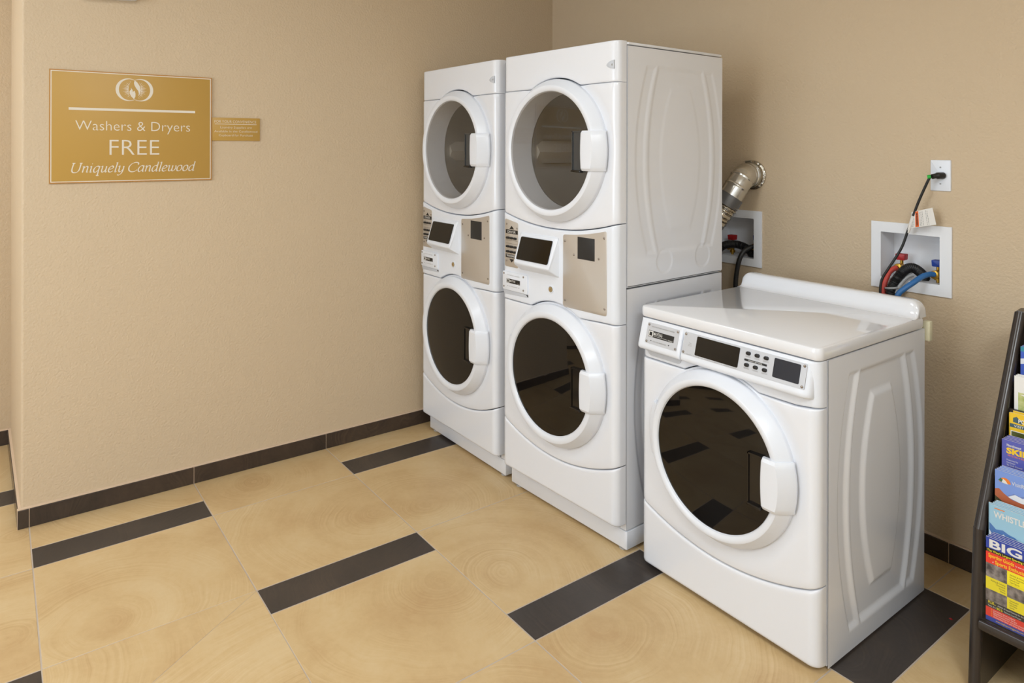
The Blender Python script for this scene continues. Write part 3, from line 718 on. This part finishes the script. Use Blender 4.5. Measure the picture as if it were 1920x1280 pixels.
# ------------------------------------------------------------------ signs on the left wall
# a small hand-drawn italic alphabet: strokes swept with a broad nib
GL = {
 'n': (.46, [[(.02, .42), (.06, .48), (.09, .45), (.09, 0)], [(.09, .30), (.2, .46), (.3, .48), (.34, .38), (.34, .09), (.37, .02), (.43, .06)]]),
 'i': (.24, [[(.02, .42), (.07, .48), (.1, .44), (.1, .08), (.13, .01), (.2, .06)], [(.10, .66), (.125, .70)]]),
 'u': (.47, [[(.02, .42), (.07, .48), (.1, .44), (.1, .12), (.16, .01), (.26, .06), (.34, .22)], [(.35, .48), (.35, .08), (.38, .01), (.45, .06)]]),
 'q': (.46, [[(.37, .43), (.25, .49), (.11, .40), (.05, .2), (.1, .03), (.2, .02), (.34, .18)], [(.38, .49), (.36, .3), (.36, -.25)], [(.28, -.25), (.45, -.25)]]),
 'e': (.40, [[(.07, .22), (.24, .27), (.33, .38), (.25, .49), (.12, .42), (.05, .22), (.1, .04), (.22, .01), (.36, .1)]]),
 'l': (.23, [[(.04, .72), (.1, .76), (.12, .70), (.1, .1), (.13, .01), (.2, .06)]]),
 'y': (.44, [[(.02, .42), (.07, .48), (.1, .44), (.1, .12), (.16, .02), (.26, .06), (.34, .2)], [(.36, .48), (.36, .1), (.3, -.12), (.18, -.24), (.06, -.22)]]),
 'a': (.47, [[(.37, .43), (.25, .49), (.11, .40), (.05, .2), (.1, .03), (.2, .02), (.34, .18)], [(.38, .49), (.36, .3), (.36, .08), (.39, .01), (.46, .06)]]),
 'd': (.47, [[(.36, .43), (.25, .49), (.11, .40), (.05, .2), (.1, .03), (.2, .02), (.34, .18)], [(.31, .75), (.37, .76), (.36, .6), (.36, .08), (.39, .01), (.46, .06)]]),
 'w': (.62, [[(.02, .42), (.07, .48), (.1, .44), (.1, .12), (.16, .02), (.26, .06), (.32, .2)], [(.33, .48), (.32, .12), (.4, .01), (.51, .1), (.57, .3), (.54, .47)]]),
 'o': (.43, [[(.23, .49), (.11, .42), (.05, .24), (.09, .05), (.2, .01), (.32, .08), (.37, .26), (.33, .44), (.23, .49)]]),
 'U': (.70, [[(.02, .74), (.2, .74)], [(.11, .74), (.10, .25), (.17, .05), (.32, 0), (.48, .07), (.55, .27), (.56, .74)], [(.47, .74), (.65, .74)]]),
 'C': (.66, [[(.63, .57), (.61, .71), (.43, .76), (.2, .66), (.06, .4), (.11, .12), (.31, 0), (.53, .05), (.63, .17)]]),
}
def nibtext(name, s, x0, x1, z, cap, y, m_, parent):
    pen = 0; strokes = []
    for ch in s:
        if ch == ' ': pen += .22; continue
        adv, st_ = GL[ch]
        for q in st_: strokes.append([(pen+p[0]+.22*p[1], p[1]) for p in q])
        pen += adv
    k = (x1-x0)/(pen+.08); kz = cap/.74; b = MB()
    for i, q in enumerate(strokes):
        pts = spline([(p[0], p[1], 0) for p in q], 7); v = []
        for j, p in enumerate(pts):
            t = (pts[min(j+1, len(pts)-1)]-pts[max(j-1, 0)]).normalized(); ang = math.atan2(t.y, t.x)
            wd = .016+.030*abs(math.sin(ang-R(35))); nrm = Vector((-t.y, t.x, 0))
            for sg in (1, -1):
                c_ = p+nrm*wd*sg; v.append((x0+c_.x*k, y-.00001*(i % 5), z+c_.y*kz))
        b.add(v, [(2*j, 2*j+1, 2*j+3, 2*j+2) for j in range(len(pts)-1)])
    return b.build(name, m_, parent, 0)
def band(name, outer, inner, y, m_, parent):
    n = len(outer); v = [(p[0], y, p[1]) for p in outer]+[(p[0], y, p[1]) for p in inner]
    return mk(name, v, [(i, (i+1) % n, n+(i+1) % n, n+i) for i in range(n)], m_, parent, 0)
def circ(cx, cz, r, n=64, ph=0): return [(cx+r*math.cos(2*PI*k/n+ph), cz+r*math.sin(2*PI*k/n+ph)) for k in range(n)]
sg = thing('wall_sign', 'large gold rectangular wall sign reading Washers & Dryers FREE', 'sign', (0, -2.608, 1.346), R(90))
SW, SH = .612, .459
plate('sign_board', [(0, 0), (SW, 0), (SW, SH), (0, SH)], -.0075, -.0004, M['gold'], sg, .0008)
Y = -.00768
rect = lambda x0, x1, z0, z1: [(x0, z0), (x1, z0), (x1, z1), (x0, z1)]
band('edge_band', rect(.0005, SW-.0005, .0005, SH-.0005), rect(.0045, SW-.0045, .0045, SH-.0045), Y+.0001, M['goldedge'], sg)
band('border_line', rect(.0045, SW-.0045, .0045, SH-.0045), rect(.0078, SW-.0078, .0078, SH-.0078), Y, M['signprint'], sg)
flat('rule_line', rect(.066, .542, .2975, .3075), Y, M['signprint'], sg)
text('lettering', 'Washers & Dryers', .089, .521, .2155, .040, Y, M['signprint'], sg, -.012)
text('lettering', 'FREE', .2105, .398, .1135, .0645, Y, M['signprint'], sg, -.010)
nibtext('lettering', 'Uniquely Candlewood', .069, .543, .0425, .0385, Y, M['signprint'], sg)
em = None
for cx, sgn in ((.2795, 1), (.3265, -1)):
    o_ = band('emblem' if em is None else 'emblem_ring', circ(cx, .389, .0475), [(cx+sgn*.0052+.0405*math.cos(2*PI*k/64), .389+.0445*math.sin(2*PI*k/64)) for k in range(64)], Y, M['signprint'], em or sg)
    em = em or o_
b = MB()
for k in range(36):
    a = 2*PI*k/36+.05
    if abs(math.cos(a)) < .30: continue
    ln_ = .043+.004*(k % 2); w_ = .0021
    r0 = .018
    b.add([(.303+r0*math.cos(a)-w_*math.sin(a), Y+.00005, .389+r0*math.sin(a)+w_*math.cos(a)), (.303+r0*math.cos(a)+w_*math.sin(a), Y+.00005, .389+r0*math.sin(a)-w_*math.cos(a)), (.303+ln_*math.cos(a), Y+.00005, .389+ln_*math.sin(a)*.86)], [(0, 1, 2)])
b.build('emblem_rays', M['signprint'], em, 0)
lens = [(.303+.0235*math.cos(a_)*1.0, .389+.0405*math.sin(a_)) for a_ in [2*PI*k/48 for k in range(48)]]
flat('emblem_lens', lens, Y-.0001, M['gold'], em)
flame = [(.303, .4295), (.313, .421), (.322, .406), (.3255, .389), (.322, .372), (.3165, .362), (.319, .374), (.316, .386), (.308, .397), (.302, .409), (.300, .419)]
flat('emblem_flame', flame[::-1], Y-.0002, M['signprint'], em)
flame2 = [(.3005, .350), (.290, .361), (.284, .373), (.2835, .383), (.289, .390), (.2885, .398), (.295, .388), (.296, .380), (.302, .386), (.306, .374), (.306, .362)]
flat('emblem_flame', flame2[::-1], Y-.0002, M['signprint'], em)
ss_ = thing('wall_sign', 'small gold supplies notice mounted against the right edge of the large sign', 'sign', (0, -1.9945, 1.5225), R(90))
TW, TH = .212, .105
plate('sign_board', rect(0, TW, 0, TH), -.005, -.0004, M['gold'], ss_, .0008)
Y2 = -.0053
text('lettering', 'FOR YOUR CONVENIENCE', .011, .195, .0815, .0115, Y2, M['signprint'], ss_, -.01)
flat('rule_line', rect(.012, .196, .0745, .0765), Y2, M['signprint'], ss_)
text('lettering', 'Laundry Supplies are', .036, .175, .0565, .0095, Y2, M['signprint'], ss_, -.01)
text('lettering', 'Available in the Candlewood', .010, .200, .0385, .0095, Y2, M['signprint'], ss_, -.01)
text('lettering', 'Cupboard for Purchase', .029, .179, .0205, .0095, Y2, M['signprint'], ss_, -.01)
wb = thing('wall_fixture', 'white plastic fixture high on the left wall above the gold sign', 'light', (0, -2.504, 2.098), R(90))
plate('housing', rpoly([(0, .002), (.21, .015), (.21, .13), (0, .13)], .012), -.045, -.0004, M['whiteplastic'], wb, .008)
plate('lens', rpoly([(.02, .03), (.19, .035), (.19, .115), (.02, .115)], .01), -.049, -.044, M['boxwhite'], wb, .002)

# ------------------------------------------------------------------ hookups on the back wall
def water_box(label, o, h, full=True):
    t = thing('water_outlet_box', label, 'utility box', (0, 0, 0), 0, None)
    b = MB(); y0, y1 = -.007, .0
    for a in ((o[0], h[0]+.005, o[2], o[3]), (h[1]-.005, o[1], o[2], o[3]), (h[0]+.005, h[1]-.005, o[2], h[2]+.005), (h[0]+.005, h[1]-.005, h[3]-.005, o[3])): b.box(a[0], a[1], y0, -.0003, a[2], a[3])
    b.build('frame', M['boxwhite'], t, 0)
    a, c, d, e = h[0]+.0012, h[1]-.0012, h[2]+.0012, h[3]-.0012; k = .003; dep = .105
    b = MB(); b.box(a, a+k, -.0005, dep, d, e); b.box(c-k, c, -.0005, dep, d, e); b.box(a+k, c-k, -.0005, dep, d, d+k); b.box(a+k, c-k, -.0005, dep, e-k, e); b.box(a, c, dep-k, dep, d, e)
    b.build('recess_tray', M['boxwhite'], t, 0)
    return t, d+k
def valve(t, x, y, zb, zt, hm, label):
    vb = lathe_z('valve_body', [(.006, zb), (.006, zb+.008), (.0125, zb+.009), (.0125, zb+.020), (.009, zb+.021), (.009, zt-.02), (.006, zt-.018), (.006, zt)], (x, y), M['brass'], t, 20)
    lathe('hose_coupling', [(.0001, y-.034), (.013, y-.034), (.0160, y-.032), (.0160, y-.012), (.010, y-.010), (.010, y)], (x, zt-.030), M['brass'], vb, 20)
    p = [(x-.016, zt-.002), (x+.016, zt-.002), (x+.018, zt+.022), (x-.018, zt+.022)]
    lab(plate('valve_handle', rpoly(p, .004), y-.016, y+.012, hm, vb, .002), label)
def lathe_z(name, prof, c, m_, parent=None, seg=24, smooth=40):
    v = []; f = []
    for r_, z in prof:
        for k in range(seg): a = 2*PI*k/seg; v.append((c[0]+r_*math.cos(a), c[1]+r_*math.sin(a), z))
    for i in range(len(prof)-1):
        for k in range(seg): j = (k+1) % seg; f.append((i*seg+k, i*seg+j, (i+1)*seg+j, (i+1)*seg+k))
    f.append(tuple(range(seg))[::-1]); f.append(tuple((len(prof)-1)*seg+k for k in range(seg)))
    return mk(name, v, f, m_, parent, smooth)
wb1, zb1 = water_box('white recessed water box with red and blue valves below the wall outlet', BOX1, H1)
valve(wb1, 2.063, .045, zb1, 1.066, M['redplastic'], 'red valve handle')
valve(wb1, 2.193, .045, zb1, 1.058, M['blueplastic'], 'blue valve handle')
wb2, zb2 = water_box('white recessed water box partly behind the stacked units, under the metal duct', BOX2, H2)
valve(wb2, 1.290, .045, zb2, 1.060, M['redplastic'], 'red valve handle')
valve(wb2, 1.429, .045, zb2, 1.072, M['blueplastic'], 'blue valve handle')
def corrugated(P, r, label, name='drain_hose'):
    t = thing(name, label, 'hose', tuple(P[-1]))
    off = Vector(P[-1]); Q = [Vector(p)-off for p in P]
    tube('corrugated_pipe', Q, r, M['rubber'], t, 18, 44, lambda s_, i: r*(1+.085*math.sin(s_*2*PI/.0052)), 80)
    return t, off
dh, off = corrugated([(2.144, .056, zb1+.002), (2.136, .034, 1.026), (2.119, .002, 1.045), (2.099, -.024, 1.031), (2.076, -.045, .985), (2.067, -.052, .946), (2.069, -.056, .86), (2.07, -.058, .80)], .0172, 'black corrugated drain hose arching out of the box with blue and red valves')
g_ = [(2.124, .000, 1.020), (2.108, -.020, 1.008), (2.093, -.044, .975), (2.088, -.050, .95)]
tube('hose_guide', [Vector(p)-off for p in g_], .0075, M['greyplastic'], dh, 8, 6)
rg = []
for k in range(13):
    a = 2*PI*k/12; rg.append(Vector((2.0705+.0225*math.cos(a), -.049+.0225*math.sin(a)*.8, .968+.004*math.cos(a)))-off)
tube('hose_strap', rg, .0042, M['greyplastic'], dh, 8, 4)
def hose(name, label, P, r, m_, cat='hose'):
    off = Vector(P[-1]); o = tube(name, [Vector(p)-off for p in P], r, m_, None, 14, 10); o.location = off
    return tag(o, label, cat)
hose('supply_hose', 'red rubber water hose curving down from the red valve', [(2.0615, .008, 1.036), (2.054, -.003, 1.032), (2.0455, -.020, 1.018), (2.041, -.042, .982), (2.039, -.050, .938), (2.040, -.054, .86), (2.04, -.055, .79)], .0098, M['redhose'])
hose('supply_hose', 'blue rubber water hose curving down from the blue valve', [(2.193, .012, 1.030), (2.184, -.006, 1.031), (2.173, -.040, 1.024), (2.157, -.075, 1.003), (2.137, -.100, .980), (2.121, -.115, .953), (2.112, -.12, .88), (2.11, -.122, .80)], .0098, M['bluehose'])
corrugated([(1.400, .052, zb2+.002), (1.382, .030, 1.028), (1.335, .000, 1.046), (1.290, -.030, 1.034), (1.263, -.050, .99), (1.250, -.062, .90), (1.25, -.07, .80)], .0182, 'black corrugated drain hose in the box beneath the metal duct')
hose('supply_hose', 'black rubber water hose hanging from the box beneath the metal duct', [(1.427, .012, 1.044), (1.420, -.002, 1.041), (1.406, -.030, 1.024), (1.396, -.050, .985), (1.387, -.060, .915), (1.386, -.064, .85), (1.39, -.07, .70)], .0105, M['rubber'])
# outlet with plugged cord
ou = thing('wall_outlet', 'white wall outlet plate with a black plug in it', 'outlet', (2.2205, 0, 1.3965))
plate('cover_plate', rpoly(rect(-.0345, .0345, -.0565, .0565), .004), -.006, -.0003, M['whiteplastic'], ou, .003)
lathe('receptacle', [(.0175, -.0055), (.0175, -.0085), (.016, -.009), (.0001, -.009)][::-1], (0, 0), M['whiteplastic'], ou, 32)
for z in (-.030, .030): lathe('screw', [(.0001, -.0072), (.003, -.007), (.0034, -.0055)], (0, z), M['greyplastic'], ou, 12)
pc = thing('power_cord', 'black power cord running from the wall outlet down behind the low washer', 'cord', (2.033, -.065, .80))
o3 = Vector((2.033, -.065, .80)); sub_ = lambda P: [Vector(p)-o3 for p in P]
cp_ = [(2.204, -.050, 1.391), (2.197, -.052, 1.376), (2.167, -.050, 1.305), (2.146, -.050, 1.245), (2.129, -.050, 1.194), (2.107, -.055, 1.123), (2.071, -.070, 1.049), (2.051, -.080, 1.007), (2.045, -.085, .974), (2.046, -.088, .925), (2.048, -.088, .85), (2.048, -.088, .80)]
tube('cable', sub_(cp_), .0047, M['rubber'], pc, 12, 8)
b = MB(); pl = [(2.231, -.0095, 1.3965, .0125), (2.226, -.022, 1.3965, .0135), (2.218, -.035, 1.396, .012), (2.209, -.046, 1.393, .008)]
tube('plug', sub_([p[:3] for p in pl]), .012, M['rubber'], pc, 10, 4, lambda s_, i: .0125 if s_ < .028 else .0095, 60)
tube('ground_tab', sub_([(2.206, -.049, 1.393), (2.196, -.053, 1.391)]), .0075, M['green'], pc, 10, 2)
tube('tag_sleeve', sub_([(2.146, -.0482, 1.246), (2.138, -.048, 1.219), (2.126, -.048, 1.183)]), .0068, M['paper'], pc, 10, 5)
tg = [(2.140, -.050, 1.259), (2.138, -.050, 1.200), (2.226, -.052, 1.221), (2.213, -.052, 1.281)]
tA = [Vector(p)-o3 for p in tg]
def tagpt(u, v, off=0):
    p = tA[1]*(1-u)*(1-v)+tA[2]*u*(1-v)+tA[3]*u*v+tA[0]*(1-u)*v; return (p.x, p.y-off-.004*math.sin(PI*u), p.z)
b = MB(); b.grid([[tagpt(i/8, j/4) for i in range(9)] for j in range(5)]); b.grid([[tagpt(i/8, j/4, -.0006) for i in range(9)] for j in range(5)])
wt = b.build('warning_tag', M['paper'], pc, 60)
MB().grid([[tagpt(.20+.15*i/3, .02+.96*j/4, .0004) for i in range(4)] for j in range(5)]).build('orange_band', M['orange'], wt, 0)
b = MB()
for k in range(8):
    u = (.03+.045*k) if k < 3 else (.40+.062*(k-3)+(.09 if k > 5 else 0)); 
    v0 = .06; 
    while v0 < .9:
        l_ = random.uniform(.05, .16); b.grid([[tagpt(u+du, min(v0+dv*l_, .94), .0004) for du in (0, .016)] for dv in (0, 1)]); v0 += l_+.035
b.build('fine_print', M['greyprint'], wt, 0)
b = MB(); v0 = .12
while v0 < .86:
    b.grid([[tagpt(.24+du, v0+dv, .0008) for du in (0, .07)] for dv in (0, .045)]); v0 += .07
b.build('warning_word', M['black'], wt, 0)
# dryer duct
du = thing('vent_duct', 'shiny metal dryer vent elbow coming out of the back wall', 'duct', (1.435, 0, 1.372))
dl = lambda P: [Vector(p)-Vector((1.435, 0, 1.372)) for p in P]
lathe('wall_collar', [(.0001, -.002), (.066, -.002), (.066, -.008), (.058, -.012), (.0555, -.028), (.0555, -.03)], (0, 0), M['foil'], du, 40)
lathe('hose_clamp', [(.0565, -.022), (.0585, -.023), (.0585, -.034), (.0565, -.035)], (0, 0), M['clamp'], du, 40)
tube('clamp_screw', [(-.022, -.028, .0605), (.008, -.028, .063)], .006, M['clamp'], du, 10, 2)
dpts = [(1.435, -.015, 1.372), (1.437, -.055, 1.372), (1.438, -.085, 1.362), (1.430, -.116, 1.325), (1.412, -.145, 1.272)]
def duct_r(s_, i):
    r0 = .0525 if s_ > .03 else .0562
    for c_ in (.045, .085, .128): r0 += .0028*math.exp(-((s_-c_)/.0028)**2)
    return r0
tube('elbow', dl(dpts), .0525, M['chrome'], du, 40, 24, duct_r, 60)
def foil_r(s_, i): return .0545+.0022*math.sin(s_*2*PI/.017)+random.uniform(-.0012, .0012)
tube('foil_hose', dl([(1.416, -.139, 1.283), (1.395, -.158, 1.236), (1.368, -.174, 1.190), (1.33, -.185, 1.14)]), .0545, M['foil'], du, 36, 22, foil_r, 30)
tube('tape_band', dl([(1.4165, -.139, 1.283), (1.407, -.149, 1.262), (1.398, -.157, 1.243)]), .0572, M['tape'], du, 36, 5)

# ------------------------------------------------------------------ brochure rack
RX0, RX1 = 2.551, 2.818
rk = thing('brochure_rack', 'black wooden floor rack full of brochures at the right edge', 'rack', (RX0, -.585, 0))
O = Vector((RX0, -.585, 0)); lc = lambda p: (p[0]-O.x, p[1]-O.y, p[2]-O.z)
prof = [(-.600, .0), (-.5655, .437), (-.262, 1.000), (-.225, 1.003), (-.085, .985), (-.085, .0)]
for x in (RX0, RX1):
    v = [lc((x+dx, p[0], p[1])) for dx in (-.011, .011) for p in prof]; n = len(prof)
    sp = mk('side_panel', v, [tuple(range(n)), tuple(range(2*n-1, n-1, -1))]+[(i, n+i, n+(i+1) % n, (i+1) % n) for i in range(n)], M['rackwood'], rk, 0)
    tube('front_edge', [lc(p) for p in ((x, -.600, .001), (x, -.5655, .437))], .0155, M['rackwood'], sp, 16, 3)
    tube('front_edge', [lc(p) for p in ((x, -.5665, .430), (x, -.2635, .994))], .0155, M['rackwood'], sp, 16, 3)
xa, xb = RX0+.0115, RX1-.0115
MB().box(xa-O.x, xb-O.x, -.099+.585, -.087+.585, .03, .97).build('back_panel', M['rackwood'], rk, 0)
b = MB(); b.prism([(xa-O.x, -.022), (xb-O.x, -.022), (xb-O.x, .022), (xa-O.x, .022)], .176, .203, .006); b.build('bottom_shelf', M['rackwood'], rk, 30)
TIER = [(-.588, .206, .433), (-.564, .285, .514), (-.526, .372, .600), (-.477, .448, .673), (-.418, .510, .735), (-.385, .728, .834), (-.336, .800, .911)]
for i, (y, z0, z1) in enumerate(TIER):
    v = MB(); v.box(xa-O.x, xb-O.x, y+.585+.026, y+.585+.030, z0-.02, z1-.025); v.box(xa-O.x, xb-O.x, y+.585-.004, y+.585+.026, z0-.012, z0-.004)
    if i == 5: v.box(xa-O.x, xb-O.x, y+.585-.012, y+.585-.004, z0-.014, z0+.010)
    v.build('pocket_divider', M['rackwood'], rk, 0)
ac = MB(); ac.box(xa-O.x+.003, xb-O.x, -.0145, -.0125, .2045, .335); ac.build('acrylic_front', M['acrylic'], rk, 0)

BR = {k: mat('brochure_'+k, c, .32, spec=.5) for k, c in dict(blue=(58, 92, 190), sky=(120, 150, 216), violet=(86, 92, 176), yellow=(238, 196, 44), lemon=(240, 222, 40), red=(226, 58, 44), navy=(44, 66, 160), ltsky=(150, 192, 214), snow=(222, 226, 232), mountain=(74, 116, 176), rust=(176, 96, 64), forest=(58, 58, 36), orange=(232, 128, 44), green=(52, 110, 84), ink=(40, 40, 42), white=(234, 232, 228), teal=(48, 136, 160), slate=(62, 92, 104), leaf=(150, 176, 60), stone=(150, 144, 138), dusk=(112, 132, 190)).items()}
shelfpic = mat('shop_photo', (150, 140, 134), .35, vary=(60, (74, 66, 66)))
woods = mat('woods_photo', (84, 92, 40), .35, vary=(45, (40, 44, 24)))
lawn = mat('lawn_photo', (150, 168, 70), .35, vary=(38, (206, 206, 150)))
sheet_n = 0
def sheet(x0, wd, y, z0, z1, cover, name, label, cat, group=None, th=.0022, lean=0):
    t = thing(name, label, cat, (x0, y, z0), 0, group)
    MB().box(0, wd, -th/2, th/2, 0, z1-z0).build('pages', M['paper'], t, 0)
    c_ = flat('cover', rect(0, wd, 0, z1-z0), -th/2-.0004, cover, t)
    return t, -th/2-.0007
XS = 2.5745
def layer(t, pts, y, m_, name='print'): return flat(name, pts, y, m_, t, .00005)
specs = [('white and blue sports store flyer', 'navy', .215), ('blue-grey snow mountain brochure', 'ltsky', .105), ('blue mountain visitor brochure', 'sky', .105), ('violet ski guide brochure', 'violet', .105), ('yellow visitor guide brochure', 'yellow', .105), ('white brochure with a garden photo', 'white', .105), ('bright blue sky brochure', 'blue', .105)]
fronts = []
for i, ((y, z0, z1), (ds, cv, wd)) in enumerate(zip(TIER, specs)):
    nback = 4 if i in (0, 1, 2, 3) else 2
    for k in range(nback, 0, -1):
        dx = (-.0035 if (i in (1, 4) and k == 1) else .0025*k)
        t, yy = sheet(XS+dx, wd, y+.0045*k, z0, z1+(.0022*k if i != 4 else -.003 if k == 1 else .004), BR[cv], 'brochure', 'spare '+ds+', '+['', 'the copy directly', 'second copy', 'third copy', 'hindmost copy'][k]+' behind its front copy', 'brochure', 'spare '+ds+' copies')
    t, yy = sheet(XS, wd, y, z0, z1, BR[cv], 'brochure', ['front flyer with big white number 5, lowest in the black rack', 'front brochure with white lettering over blue snow peaks, above the lowest flyer', 'front brochure with orange sun logo over a rust and blue mountain', 'violet ski guide brochure with thick yellow lettering', 'yellow visitor guide brochure with a slate stripe and woods photo', 'white brochure with a small green garden photo', 'topmost bright blue brochure showing sky and clouds'][i], 'brochure')
    fronts.append((t, yy, wd, z1-z0))
# prints: local x to the right, z up
t, y, wd, h = fronts[0]
e = .00012
text('lettering', 'BIG 5', .008, .125, h-.026, .021, y-e, M['whiteprint'], t, .03)
layer(t, rect(0, wd, h-.0395, h-.0295), y, M['black']); text('lettering', "The West's Largest Sporting Goods Chain", .003, .125, h-.0375, .0055, y-e, BR['lemon'], t, .015)
layer(t, rect(0, wd, h-.070, h-.0395), y, BR['red']); text('lettering', 'Sporting Goods', .006, .066, h-.053, .0095, y-e, BR['yellow'], t, .02); text('lettering', 'for every kind', .069, .094, h-.052, .0045, y-e, M['whiteprint'], t)
text('lettering', 'Sports Enthusiast', .022, .098, h-.0665, .0095, y-e, BR['yellow'], t, .02); text('lettering', 'of', .015, .019, h-.066, .004, y-e, M['whiteprint'], t)
layer(t, rect(0, .050, h-.108, h-.070), y, shelfpic); layer(t, rect(.050, wd, h-.108, h-.070), y, BR['lemon'])
layer(t, rect(0, .050, h-.141, h-.108), y, BR['lemon']); layer(t, rect(.050, wd, h-.141, h-.108), y, shelfpic)
layer(t, rect(0, .050, h-.172, h-.141), y, shelfpic); layer(t, rect(.050, wd, h-.172, h-.141), y, BR['lemon'])
for j, s_ in enumerate(('Athletic & Fitness Shoes', 'Fitness Equipment', 'Camp & Golf', 'Team Sports')): text('lettering', s_, .056, .056+.0020*len(s_), h-.081-.0065*j, .0042, y-e, BR['ink'], t)
for j, s_ in enumerate(('Hunting & Camping', 'Recreation', 'In-Line', 'Skates')): text('lettering', s_, .046-.0020*len(s_), .046, h-.117-.0065*j, .0042, y-e, BR['ink'], t)
for j, s_ in enumerate(('Snowboard', 'Racquets', 'Swimwear', 'Games')): text('lettering', s_, .056, .056+.0022*len(s_), h-.150-.006*j, .0042, y-e, BR['ink'], t)
layer(t, rect(0, wd, h-.190, h-.172), y, BR['ink']); text('lettering', 'PLUS...', .006, .024, h-.1795, .0068, y-e, BR['lemon'], t, .02)
text('lettering', 'Athletic & Casual Footwear for the Entire', .028, .098, h-.1795, .0042, y-e, M['whiteprint'], t); text('lettering', 'Family, All at', .006, .024, h-.1875, .0042, y-e, M['whiteprint'], t); text('lettering', 'BIG 5s', .026, .040, h-.1880, .0055, y-e, BR['lemon'], t, .02); text('lettering', 'Famous Low Prices!', .043, .082, h-.1875, .0042, y-e, M['whiteprint'], t)
layer(t, rect(0, wd, h-.215, h-.190), y, BR['red'])
for j, s_ in enumerate(('Convenient Store Locations', 'Exceptional Customer Service', 'Wide Selections for the Entire Family', 'Outstanding Values and Great Savings')): text('lettering', s_, .018, .018+.00195*len(s_), h-.1965-.0055*j, .0040, y-e, M['whiteprint'], t); text('lettering', '*', .0135, .0155, h-.197-.0055*j, .005, y-e, BR['lemon'], t)
text('lettering', 'www.big5sportinggoods.com', .024, .088, h-.2225, .0048, y-e, BR['yellow'], t)
t, y, wd, h = fronts[1]
layer(t, [(0, 0), (wd, 0), (wd, h-.085), (.078, h-.080), (.060, h-.068), (.046, h-.066), (.032, h-.060), (.016, h-.064), (0, h-.050)], y, BR['mountain'])
layer(t, [(0, 0), (wd, 0), (wd, h-.100), (.085, h-.093), (.070, h-.088), (.062, h-.074), (.050, h-.086), (.041, h-.078), (.034, h-.070), (.024, h-.080), (.014, h-.074), (.008, h-.084), (0, h-.070)], y-.0001, BR['snow'])
text('lettering', 'WHISTLER', .010, .098, h-.031, .0155, y-.0002, M['whiteprint'], t, .02); layer(t, rect(.012, .036, h-.008, h-.0055), y, BR['orange'])
t, y, wd, h = fronts[2]
layer(t, [(0, 0), (wd, 0), (wd, h-.048), (.080, h-.044), (.060, h-.055), (.045, h-.052), (.030, h-.064), (0, h-.060)], y, BR['dusk'])
layer(t, [(.030, h-.066), (.060, h-.072), (wd, h-.070), (wd, h-.050), (.082, h-.047), (.066, h-.058), (.048, h-.054)], y-.0001, BR['snow'])
layer(t, [(0, 0), (wd, 0), (wd, h-.072), (.060, h-.072), (.040, h-.070), (.022, h-.060), (.010, h-.050), (0, h-.054)], y-.0002, BR['rust'])
layer(t, [(0, 0), (wd, 0), (wd, h-.088), (.050, h-.092), (.020, h-.084), (0, h-.072)], y-.0003, BR['forest'])
lo = layer(t, [(.010+.014*(1-math.cos(PI*k/10)), h-.030+.014*math.sin(PI*k/10)) for k in range(11)], y-.0003, BR['orange'], 'sun_logo')
lay2 = layer(t, [(.008, h-.027), (.016, h-.030), (.020, h-.024), (.014, h-.019)], y-.0004, BR['green']); layer(t, [(.016, h-.031), (.032, h-.032), (.026, h-.024), (.020, h-.020)], y-.0005, M['whiteprint'])
text('lettering', 'VisitRainier', .040, .098, h-.030, .0105, y-.0003, M['whiteprint'], t)
t, y, wd, h = fronts[3]
text('lettering', 'Northwest', .012, .047, h-.017, .0070, y, M['whiteprint'], t, .02); text('lettering', 'SKIER', .011, .082, h-.036, .0150, y, BR['yellow'], t, .05)
text('lettering', '2013-2014 Edition', .014, .066, h-.044, .0045, y, BR['orange'], t, .01)
for j, s_ in enumerate(('Presented by', 'Northwest', 'Ski Club Council')): text('lettering', s_, .012, .012+.0023*len(s_), h-.057-.007*j, .0045, y, M['whiteprint'], t)
layer(t, [(.040, h-.090), (wd, h-.090), (wd, h-.066), (.075, h-.074), (.058, h-.082)], y, BR['snow'])
t, y, wd, h = fronts[4]
layer(t, [(.008, h-.026), (.008, h-.014), (.017, h-.009), (.024, h-.016), (.032, h-.017), (.030, h-.028)], y, BR['slate']); text('lettering', 'POULSBO', .021, .078, h-.025, .010, y-.0002, BR['white'], t, .02)
layer(t, rect(0, wd, h-.0415, h-.031), y, BR['slate']); text('lettering', 'VISITORS GUIDE', .010, .092, h-.0395, .0065, y-.0002, M['whiteprint'], t, .012)
layer(t, rect(.002, wd-.002, h-.120, h-.051), y, BR['white']); layer(t, rect(.004, wd-.004, h-.120, h-.053), y-.0001, woods)
t, y, wd, h = fronts[5]
layer(t, rect(.010, wd-.008, .004, h-.046), y, lawn); layer(t, [(.015, h-.052), (.045, h-.060), (.030, h-.048)], y-.0001, BR['white']); text('lettering', 'VACATION', .028, .085, h-.020, .008, y, BR['stone'], t)
t, y, wd, h = fronts[6]
layer(t, rect(0, wd, h-.014, h), y, BR['teal']); layer(t, [(0, h-.052), (.016, h-.048), (.03, h-.054), (.06, h-.050), (wd, h-.058), (wd, h-.036), (.06, h-.034), (.024, h-.030), (0, h-.036)], y, BR['snow'])
b = thing('paper_scrap', 'tiny red scrap lying on the dark plank beside the low washer', 'litter', (2.387, -.332, .0005))
mk('scrap', [(-.006, -.003, 0), (.004, -.005, 0), (.006, .001, 0), (0, .005, 0), (-.004, .003, 0), (0, 0, .003)], [(0, 1, 5), (1, 2, 5), (2, 3, 5), (3, 4, 5), (4, 0, 5)], M['redplastic'], b, 0)
